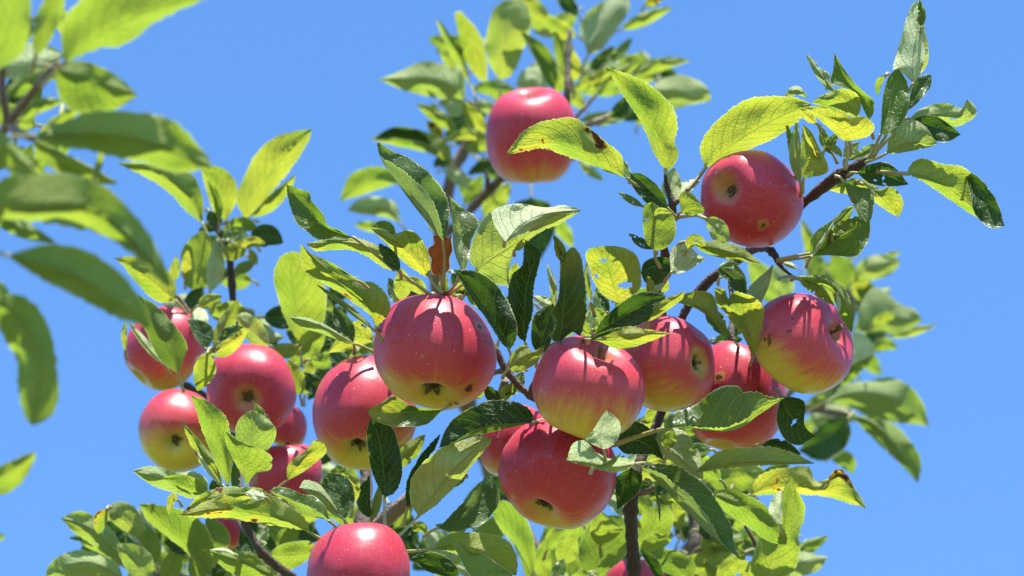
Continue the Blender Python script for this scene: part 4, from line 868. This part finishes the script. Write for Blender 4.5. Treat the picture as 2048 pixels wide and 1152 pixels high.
# the far bough at the left and the leaves among the left apples
leaves('''
2.10 u .7; 405,447 375,390 310,345 235,326; L 372,422 340,387 300,359; R 405,390 375,340 310,322; y=.3
2.09 u .65; 452,442 440,390 400,330; R 473,402 471,362 440,334; L 428,425 412,380; y=.45
2.07 t -.2; 438,442 432,400 416,362; W 5 10; y=.3
2.10 u .85; 490,440 525,370 570,310 625,258; L 472,395 490,350 510,310 540,280 580,265; R 502,428 540,390 572,350 602,310 620,275; y=.55
2.12 u .85; 500,432 545,390 592,348; W 3 22; y=.4
2.10 u .06; 405,580 398,520 400,462; L 376,575 362,540 363,505 378,480; R 425,560 430,500 418,470; y=.5
2.09 u .9; 370,560 372,530 375,500; W 9 10; y=.7
2.08 u -.4; 420,582 428,530 432,478; W 12 20; p=.5
2.11 u .6; 468,545 490,535 512,522; W 12 10; p=.2
2.08 t -.12; 500,480 535,470 566,486; W 20 22; y=0
2.07 u .9; 480,492 505,482 532,487; W 9 11; y=.8
2.07 t -.5; 445,480 470,468 490,455; W 14 14; p=.4
2.07 u .3; 500,500 508,515 514,530; W 7 8
2.08 u .1; 445,500 470,500 490,480; W 14 18; y=.4
2.00 u .8; 600,690 590,600 578,504; L 574,645 554,590 547,548 558,517; R 640,660 653,610 648,570 626,525 600,505; y=.3 n=30
2.00 u .65; 352,602 300,555 228,516; R 348,560 310,525 265,512; L 312,602 272,565 245,530; y=.55
2.02 u .7; 345,566 350,540 353,512; W 10 9; y=.4
2.01 u -1.0; 392,662 395,640 402,610; W 16 20; p=1
2.00 u .0; 396,612 420,600 444,592; W 12 14; y=.45
1.91 u .3; 355,746 335,690 305,640 277,591; R 367,722 375,694 361,666 336,635 308,607; L 324,724 303,691 288,654 272,620; y=.05
1.92 u .1; 326,728 290,690 256,642; W 5 9; p=.6
1.93 u .6; 250,700 248,670 252,640; W 6 6; y=.5
1.92 t -.5; 412,698 395,670 375,640; W 6 30; p=.1 y=.0
1.92 u .25; 430,702 450,650 477,598; W 14 18; y=.35
1.89 u .9; 413,708 455,690 497,660; L 450,676 480,659; R 450,714 480,692; y=.95
1.89 u .9; 415,706 405,740 395,782; W 24 16; y=.9
1.885 t -.4; 438,684 460,668 487,654; W 14 5; p=.2 y=0
1.96 u .5; 540,692 510,665 472,630; R 532,660 512,635 490,625; L 510,690 485,668; p=.25
1.97 u .0; 548,692 575,695 604,690; W 8 20; y=.3 b=.35
1.80 u .7; 711,688 660,660 615,642 574,634; R 686,672 655,652 611,635; L 690,686 649,669 605,655; P 730,695 750,706; p=.3 y=.2
1.815 t -.3; 706,686 692,645 668,612; L 684,665 670,650 664,630; R 710,672 708,652 694,630; y=.0 p=.2
1.83 u .85; 748,682 700,672 653,706; R 738,652 718,640 690,658; L 700,700 675,704; y=.6
2.02 u .5; 582,732 610,695 652,648; W 20 26; y=.2
1.92 t -.2; 692,748 680,722 662,698; W 18 16; y=0
1.95 u .5; 620,720 650,720 690,700; W 14 16; y=.2
1.97 t -.2; 640,790 625,765 600,745; W 18 14; y=0
1.95 u .3; 600,790 590,750 575,720; W 14 16; y=.2
1.78 u .8; 455,972 450,930 425,860 382,790; L 434,934 419,898 405,863 392,822; R 461,961 466,920 461,886 459,854 447,828 417,803; y=.2
1.80 u .75; 445,970 410,915 366,845; L 425,957 403,930 388,905 372,870; R 440,945 425,915 405,888; y=.5 b=.3
1.785 u -.7; 440,968 415,935 390,897; W 7 3; p=.9
1.80 u .6; 510,937 505,880 506,820; L 484,905 471,870 476,842 492,826; R 532,905 549,880 551,856 530,834; y=.15 p=.2
1.82 t -.6; 540,860 525,830 507,805; W 8 8; p=.5
1.775 u .7; 493,974 485,925 453,863; R 509,950 540,939 544,924 541,910 514,895 484,884; L 482,946 463,913 450,878; y=.2
1.79 t -.5; 470,980 470,950 468,925; W 8 10; p=.4
1.70 u .95; 617,1063 570,1040 500,1025 430,1020 356,1031; R 616,1047 603,1030 577,1012 552,994 527,987 501,997 476,997 446,990 415,1002 384,1017; L 577,1055 539,1050 489,1042 438,1037 400,1035; P 628,1070 640,1077; y=.75 b=.22
1.72 u .8; 545,997 480,990 420,1002 360,1031; R 522,977 480,974 447,974 417,982 394,994; L 500,1000 440,1005 390,1018; y=.6 b=.30
1.69 u -1.0; 530,995 515,990 490,985; W 10 12; p=1
1.725 t -.45; 658,1042 640,1036 615,1033 590,1015 537,982; R 656,1027 648,1010 628,992 603,987 577,977 552,974; L 643,1027 615,1012 577,996; P 668,1050 675,1060; y=.2 p=.2
1.74 t -.45; 689,1040 680,1000 656,946; R 708,1012 709,982 698,959 679,948; L 664,1017 646,992 642,968; y=.0 p=.2
1.735 u .2; 689,1041 645,990 598,976; R 660,995 638,968 610,960; L 660,1025 630,995; p=.5 y=.1
1.76 u .85; 705,1010 705,965 660,948; W 4 14; y=.6 b=.15
1.76 u .75; 575,961 600,925 648,885; L 574,936 587,918 612,900 630,880; R 603,946 630,926 652,905; P 565,968 548,985; y=.5 b=.2
1.90 u .75; 632,1102 590,1108 535,1109; R 622,1083 590,1083 560,1090; L 612,1122 580,1140 553,1130; y=.25
1.86 u .45; 560,1162 485,1125 402,1098; R 545,1125 500,1104 475,1106 440,1100; L 500,1160 465,1148 435,1125; y=.3
1.84 u -.9; 470,1110 450,1102 420,1100; W 3 6; p=1
1.88 t -.3; 510,1112 500,1080 488,1048; W 22 14; y=0
1.87 u -.4; 512,1098 525,1070 534,1048; W 9 13; p=.6
1.80 u .8; 417,988 360,965 310,955 265,942; R 412,958 387,943 356,945 318,934 290,933; L 384,997 346,985 303,970; p=.3 y=.2
1.78 u .85; 415,987 370,972 322,957; R 407,966 375,951 345,950; L 385,990 350,975; y=.2
1.82 t -.13; 440,990 430,975 425,960; W 12 12; y=0
1.85 u .8; 355,1000 345,995 338,1030; W 6 8; y=.8
''')
# lower left corner
leaves('''
1.93 u .8; 418,1150 380,1095 330,1050 278,1009; R 430,1112 418,1065 385,1027 335,1013 300,1007; L 372,1105 333,1072 295,1042; y=.2
1.96 u .45; 430,1112 425,1070 412,1036; W 12 30; y=.1
1.98 u .5; 265,1148 220,1095 170,1055 122,1036; R 252,1103 224,1060 190,1032 164,1022 143,1026; L 219,1115 181,1088 143,1060; y=.2 p=.2
1.95 u .35; 276,1077 250,1040 205,1026; R 291,1057 270,1015 242,1002 220,1011; L 245,1060 222,1042; y=.4 p=.2
1.93 u .9; 214,1018 205,1040 196,1068; W 10 16; y=1 b=.40
1.93 u .3; 305,1165 270,1125 232,1086; R 305,1115 275,1090; L 265,1155 240,1115; p=.2
1.97 u .4; 245,1155 170,1125 90,1152; R 235,1128 200,1110 160,1099 120,1111 98,1130; L 200,1158 140,1160; p=.3 y=.2
1.99 u .8; 312,1125 300,1085 285,1045; W 22 18; y=.1
1.97 u .85; 330,1165 345,1130 358,1095; W 20 18; y=.2
1.96 t -.13; 372,1108 350,1090 328,1084; W 12 14; y=0
1.95 u .3; 402,1165 395,1135 383,1108; W 18 16; y=.1
2.02 t -.2; 178,1086 160,1078 138,1076; W 5 7; y=0
2.00 u .85; 260,1130 215,1100 160,1085; W 12 12; y=.5
2.00 u .6; 450,1165 455,1130 470,1100; W 16 18; y=.2
1.98 t -.3; 430,1160 440,1130 436,1105; W 14 14; y=0
2.02 u .4; 560,1100 575,1075 600,1060; W 18 16; y=.1
2.05 t -.15; 640,1080 600,1055 560,1040; W 20 16; y=0
2.05 t -.13; 530,1060 555,1085 600,1095; W 18 20; y=0
2.05 u .3; 640,990 670,960 690,920; W 18 20; y=.1
2.05 t -.15; 640,930 655,905 690,890; W 16 16; y=0
2.05 u .6; 720,1000 700,970 700,930; W 16 22; y=.2
2.05 u .4; 620,1160 650,1135 680,1110; W 16 18; y=.1
2.06 t -.2; 470,1165 510,1150 560,1150; W 14 16; y=.1
2.06 t -.13; 650,720 640,760 615,800; W 18 14; y=0
2.08 u .5; 610,790 622,740 640,715; W 14 16; y=.4
''')
# bottom middle and lower right
leaves('''
1.93 u .8; 1125,1128 1135,1100 1152,1072; W 20 20; y=.3
1.94 u .3; 1180,1165 1200,1100 1220,1030; L 1158,1125 1165,1070 1190,1040; R 1238,1125 1258,1095 1256,1060 1243,1033; y=.1
1.93 u .85; 1200,1090 1195,1055 1200,1022; W 14 46; y=.3 b=.06
1.96 u .6; 1280,1108 1300,1060 1322,1008; L 1274,1062 1290,1022; R 1330,1082 1347,1040 1338,1015; y=.2
1.95 u .85; 1282,1112 1310,1085 1345,1075; W 16 20; y=.2
1.92 u .3; 1385,1162 1345,1125 1298,1106; R 1392,1132 1362,1105 1325,1097; L 1330,1145 1305,1125; y=.1
1.86 t -.13; 1322,1162 1305,1130 1281,1098; W 8 13; y=0
1.88 t -.6; 1110,1162 1118,1140 1127,1118; W 13 13; y=.2
1.97 u .6; 1095,1100 1115,1070 1150,1045; W 16 16; y=.2
1.98 u .3; 1140,1150 1150,1110 1180,1060; W 18 20; y=.1
1.99 u .8; 1090,1165 1085,1120 1095,1080; W 16 16; y=.3
2.02 t -.2; 1160,1050 1130,1045 1100,1055; W 12 14; y=0
1.80 u -.4; 1178,1158 1186,1148 1192,1140; W 10 10; b=.3 p=.5
2.02 u .4; 1250,1060 1262,1020 1270,980; W 12 16; y=.2
2.00 u .3; 1340,1010 1335,985 1330,960; W 14 16; y=.1
2.02 u .6; 1360,1060 1350,1020 1370,980; W 14 18; y=.4
2.05 u .3; 1420,1130 1450,1100 1490,1080; W 18 20; y=.1
2.05 t -.4; 1400,1010 1430,1040 1480,1065; W 12 16; p=.3
2.04 t -.2; 1395,1060 1430,1060 1470,1040; W 22 18; y=0
2.04 u .2; 1400,1095 1430,1085 1470,1100; W 18 18; y=.1
2.06 u .8; 1360,1140 1395,1125 1430,1135; W 16 16; y=.2
1.83 u .7; 1425,990 1470,1010 1525,1045 1573,1089; L 1432,981 1453,979 1486,986 1516,1001 1542,1021 1562,1047 1574,1074; R 1448,1021 1471,1037 1501,1057 1526,1077 1552,1088; y=.2
1.85 u .55; 1528,1168 1545,1110 1575,1050 1582,956; L 1500,1140 1506,1113 1521,1072 1545,1072 1560,1045 1563,1010 1564,985; R 1575,1150 1592,1134 1601,1093 1597,1075 1608,1037 1609,1010 1595,982; y=.25
1.825 u -.7; 1562,1049 1560,1015 1564,979; W 20 3; p=.8
1.88 u .92; 1499,990 1560,972 1630,977 1690,990 1732,1016; L 1516,954 1547,939 1582,934 1618,934 1628,960 1640,962 1655,958 1672,938 1689,951 1707,972 1722,996; R 1526,990 1572,990 1623,990 1661,995 1694,1006; y=.8 b=.16
1.86 t -.5; 1655,962 1680,945 1708,978; W 6 8; b=.5 y=.8
1.95 t -.2; 1520,960 1545,940 1580,930; W 8 6; y=0
2.10 u .1; 1588,1102 1620,1085 1656,1072; W 6 18; y=.2
2.08 u .3; 1572,1152 1610,1125 1656,1114; L 1588,1108 1615,1104 1640,1110; R 1600,1153 1638,1140; p=.5 y=.3
1.90 u .75; 1435,1162 1460,1130 1492,1112; W 14 20; y=.4
1.91 u .05; 1440,1160 1465,1120 1480,1100; W 12 8; y=.3
1.95 u .85; 1500,1160 1490,1140 1470,1130; W 14 18; y=.5
2.06 u .3; 1480,1080 1510,1070 1530,1060; W 16 16; y=.1
2.06 t -.6; 1455,1090 1480,1090 1520,1110; W 14 16; p=.5
''')
# far boughs at the right
leaves('''
2.44 u .4; 1708,562 1745,535 1800,520; L 1718,525 1750,510 1780,510; R 1740,562 1775,552 1797,533; p=.3 y=.3
2.46 u .6; 1765,515 1785,508 1803,503; W 6 7
2.45 u .7; 1722,602 1715,575 1708,543; W 12 22; y=.5
2.46 u .5; 1692,582 1682,545 1664,508; W 20 28; y=.1
2.48 u .5; 1642,562 1625,500 1603,438; W 14 14; y=.4
2.46 u .15; 1636,548 1625,525 1612,502; W 16 22; y=.1
2.52 u .8; 1562,605 1530,565 1498,518; W 24 26; y=.2 p=.1
2.50 u .4; 1575,600 1562,560 1545,530; W 16 20; p=.4
2.42 u .2; 1708,662 1770,640 1845,642; L 1720,615 1742,577 1765,580 1800,608 1832,620; R 1760,668 1810,664; p=.3 y=.1
2.40 u .8; 1745,650 1765,637 1792,628; W 10 12; y=.3
2.45 t -.2; 1750,610 1730,580 1725,550; W 16 20; y=.1
2.44 u -.5; 1740,600 1762,590 1780,575; W 12 14; p=.8
2.44 u .85; 1776,672 1825,662 1873,649; W 6 10; y=.5
2.42 u -.4; 1695,732 1715,700 1752,697; L 1694,690 1706,665 1732,672; R 1718,722 1745,710; p=.9
2.43 u .8; 1690,740 1720,725 1748,708; W 3 14; y=.3
2.46 u .3; 1745,702 1768,690 1796,696; W 14 11; y=.2
2.45 u .3; 1675,767 1700,748 1729,728; W 14 13; y=.2
2.40 u .5; 1655,803 1710,785 1780,800 1858,851; L 1688,771 1735,762 1782,754 1822,775 1847,806; R 1700,815 1752,840 1800,846 1830,849; y=.1 p=.2
2.38 u .12; 1700,828 1760,860 1836,967; L 1745,836 1790,850 1827,890 1843,928; R 1740,872 1790,918 1820,948; y=.07
2.36 t -.2; 1696,836 1660,870 1597,902; R 1662,835 1625,866; L 1702,870 1682,905 1640,922; y=.0
2.44 u .6; 1665,918 1690,925 1706,948; W 20 10; y=.2
2.50 u .3; 1685,822 1650,835 1608,852; W 22 22; p=.5 y=.1
2.48 t -.3; 1670,790 1640,800 1612,812; W 14 14; p=.3
2.48 u .7; 1620,900 1612,870 1606,840; W 12 14; y=.2
2.50 u .6; 1700,640 1690,610 1690,585; W 16 20; y=.1
2.48 u .4; 1690,700 1680,680 1690,650; W 12 14; p=.3
2.52 u .7; 1440,960 1470,935 1500,925; W 12 10; y=.1
''', T_FAR)
# the near tree at the left, far out of focus
leaves('''
1.27 u .8; 130,125 190,75 290,25 425,-8; L 121,85 130,40 160,0 230,-30 330,-30; R 200,97 250,90 300,52 360,20; y=.15
1.24 u .75; -20,150 15,70 50,-60; L -50,60 -20,-40; R 38,112 58,70 62,0; y=.15
1.28 u .5; 72,110 95,40 135,-50; W 26 24; y=.2
1.31 u .3; 108,136 190,165 276,192; L 150,120 200,133 245,160; R 122,200 170,232 225,222; y=.2
1.33 u .15; 12,190 55,160 110,132; W 16 26; y=.2
1.32 u .85; 110,245 140,225 168,205; W 12 14; y=.3
1.33 u .6; 40,240 70,210 130,200; W 12 20; y=.2
1.26 u .28; 62,272 160,270 270,280 424,332; L 140,238 210,221 300,228 355,247 403,298; R 110,292 180,302 280,324 365,346; y=.25
1.31 u .1; 66,280 140,315 238,366; W 4 40; y=.4
1.24 u .55; -60,440 60,420 200,430 344,575; L 0,360 100,344 190,363 252,410 292,460 318,500; R 50,442 130,452 220,477 290,532 322,562; y=.25
1.22 u .1; -25,250 20,300 78,352; W 16 40; y=.2
1.30 u .2; -20,430 40,455 110,485; W 16 20; y=.2
1.23 u .25; 14,510 110,535 200,585 300,655; L 100,488 170,500 240,545 283,602; R 60,545 150,592 230,634; y=.2
1.25 u .22; -22,590 40,640 78,730 66,851; L 40,590 80,620 106,680 118,780 104,830; R 0,660 33,720 34,770 48,830; y=.2
1.30 u .8; -70,965 0,950 72,904; W 18 42; y=.3
1.31 u .7; -70,1085 -30,1080 12,1072; W 18 18; y=.2
1.30 u .1; -20,560 -5,575 20,590; W 14 20; y=.2
1.35 u .6; 90,350 60,330 20,330; W 16 16; y=.2
1.30 u .85; 190,355 200,320 205,285; W 8 8; y=.3
''', T_NEAR)

# leaves deeper inside the crowns, where the foliage closes up
def fill(x0, y0, x1, y1, count, da, db, tree_, seed, dark=0.3, size=1.0):
    rng = random.Random(seed)
    for _ in range(count):
        x, y, d = rng.uniform(x0, x1), rng.uniform(y0, y1), rng.uniform(da, db)
        ln = rng.uniform(85, 150) * 1.75 / d * size
        a = rng.uniform(-2.9, 2.9)
        dx, dy = math.sin(a) * ln, -math.cos(a) * ln * 0.8
        bx, by, tx, ty = x - dx / 2, y - dy / 2, x + dx / 2, y + dy / 2
        mx, my = x - dy * rng.uniform(-.14, .14), y + dx * rng.uniform(-.14, .14)
        r = rng.random()
        if r < dark: head, o = 't %.2f' % rng.uniform(-.25, -.1), 'y=0'
        elif r < dark + .14: head, o = 'u %.2f' % rng.uniform(-.7, -.3), 'p=%.2f y=.1' % rng.uniform(.3, .8)
        else: head, o = 'u %.2f' % rng.uniform(.2, .9), 'y=%.2f b=%.2f' % (rng.uniform(.05, .5), rng.choice((0, 0, 0, .15)))
        w1, w2 = rng.uniform(.16, .27) * ln, rng.uniform(.12, .27) * ln
        leaf('%.3f %s; %.0f,%.0f %.0f,%.0f %.0f,%.0f; W %.0f %.0f; %s n=22' % (d, head, bx, by, mx, my, tx, ty, w1, w2, o), tree_)
fill(440, 950, 700, 1150, 14, 2.02, 2.2, T_FAR, 1, .45)
fill(690, 1040, 960, 1150, 5, 2.0, 2.15, T_FAR, 2)
fill(1070, 1060, 1250, 1150, 7, 2.02, 2.15, T_FAR, 3)
fill(1290, 880, 1400, 1150, 12, 1.95, 2.2, T_FAR, 4, .3)
fill(1400, 970, 1500, 1150, 9, 1.98, 2.25, T_FAR, 5, .35)
fill(580, 620, 740, 750, 8, 2.06, 2.2, T_MAIN, 6, .4, .8)
fill(1000, 600, 1310, 680, 9, 1.86, 1.96, T_MAIN, 7, .3, .7)
fill(1640, 520, 1750, 790, 11, 2.55, 2.7, T_FAR, 8, .25)
fill(1610, 800, 1690, 890, 4, 2.55, 2.7, T_FAR, 9, .3)
fill(880, 215, 1000, 400, 8, 2.5, 2.65, T_FAR, 10, .3)
fill(1060, 40, 1220, 210, 9, 2.5, 2.62, T_FAR, 11, .3)
fill(170, 1080, 440, 1150, 9, 2.1, 2.2, T_FAR, 12, .3)
fill(400, 460, 480, 590, 5, 2.15, 2.2, T_MAIN, 13, .3, .7)
fill(600, 890, 710, 990, 6, 2.1, 2.2, T_FAR, 14, .6, .8)
fill(0, 40, 120, 240, 7, 1.36, 1.46, T_NEAR, 15, .25, .9)
fill(0, 280, 160, 430, 4, 1.36, 1.42, T_NEAR, 16, .4, .9)
fill(1410, 590, 1500, 700, 4, 1.85, 1.92, T_MAIN, 17, .4, .6)
fill(1290, 820, 1400, 900, 6, 1.86, 1.95, T_FAR, 18, .3, .7)
fill(300, 590, 640, 690, 9, 2.06, 2.16, T_MAIN, 19, .3, .8)
fill(880, 60, 1000, 240, 6, 2.48, 2.6, T_FAR, 20, .3)
fill(1180, 110, 1330, 220, 7, 2.48, 2.6, T_FAR, 21, .3)
fill(700, 970, 1000, 1150, 7, 2.05, 2.2, T_FAR, 22, .35)
fill(140, 1050, 440, 1150, 8, 2.06, 2.2, T_FAR, 23, .3)
fill(1300, 930, 1480, 1150, 10, 2.0, 2.25, T_FAR, 24, .35)
fill(1000, 1080, 1260, 1150, 5, 1.98, 2.1, T_FAR, 25, .3)
fill(560, 560, 720, 700, 5, 2.1, 2.2, T_MAIN, 26, .35, .8)
fill(1520, 1020, 1620, 1150, 4, 2.0, 2.2, T_FAR, 27, .3)
fill(410, 440, 500, 510, 5, 2.09, 2.14, T_MAIN, 28, .3, .7)
fill(760, 555, 1000, 600, 6, 1.79, 1.84, T_MAIN, 29, .3, .5)
fill(330, 600, 560, 680, 6, 2.06, 2.12, T_FAR, 30, .3, .7)
fill(980, 1040, 1260, 1150, 8, 2.05, 2.2, T_FAR, 31, .3)
fill(1640, 560, 1750, 800, 7, 2.6, 2.75, T_FAR, 32, .3)
fill(1230, 900, 1330, 1040, 6, 1.95, 2.1, T_FAR, 33, .35, .8)
fill(1060, 600, 1300, 680, 6, 1.9, 2.0, T_FAR, 34, .35, .7)
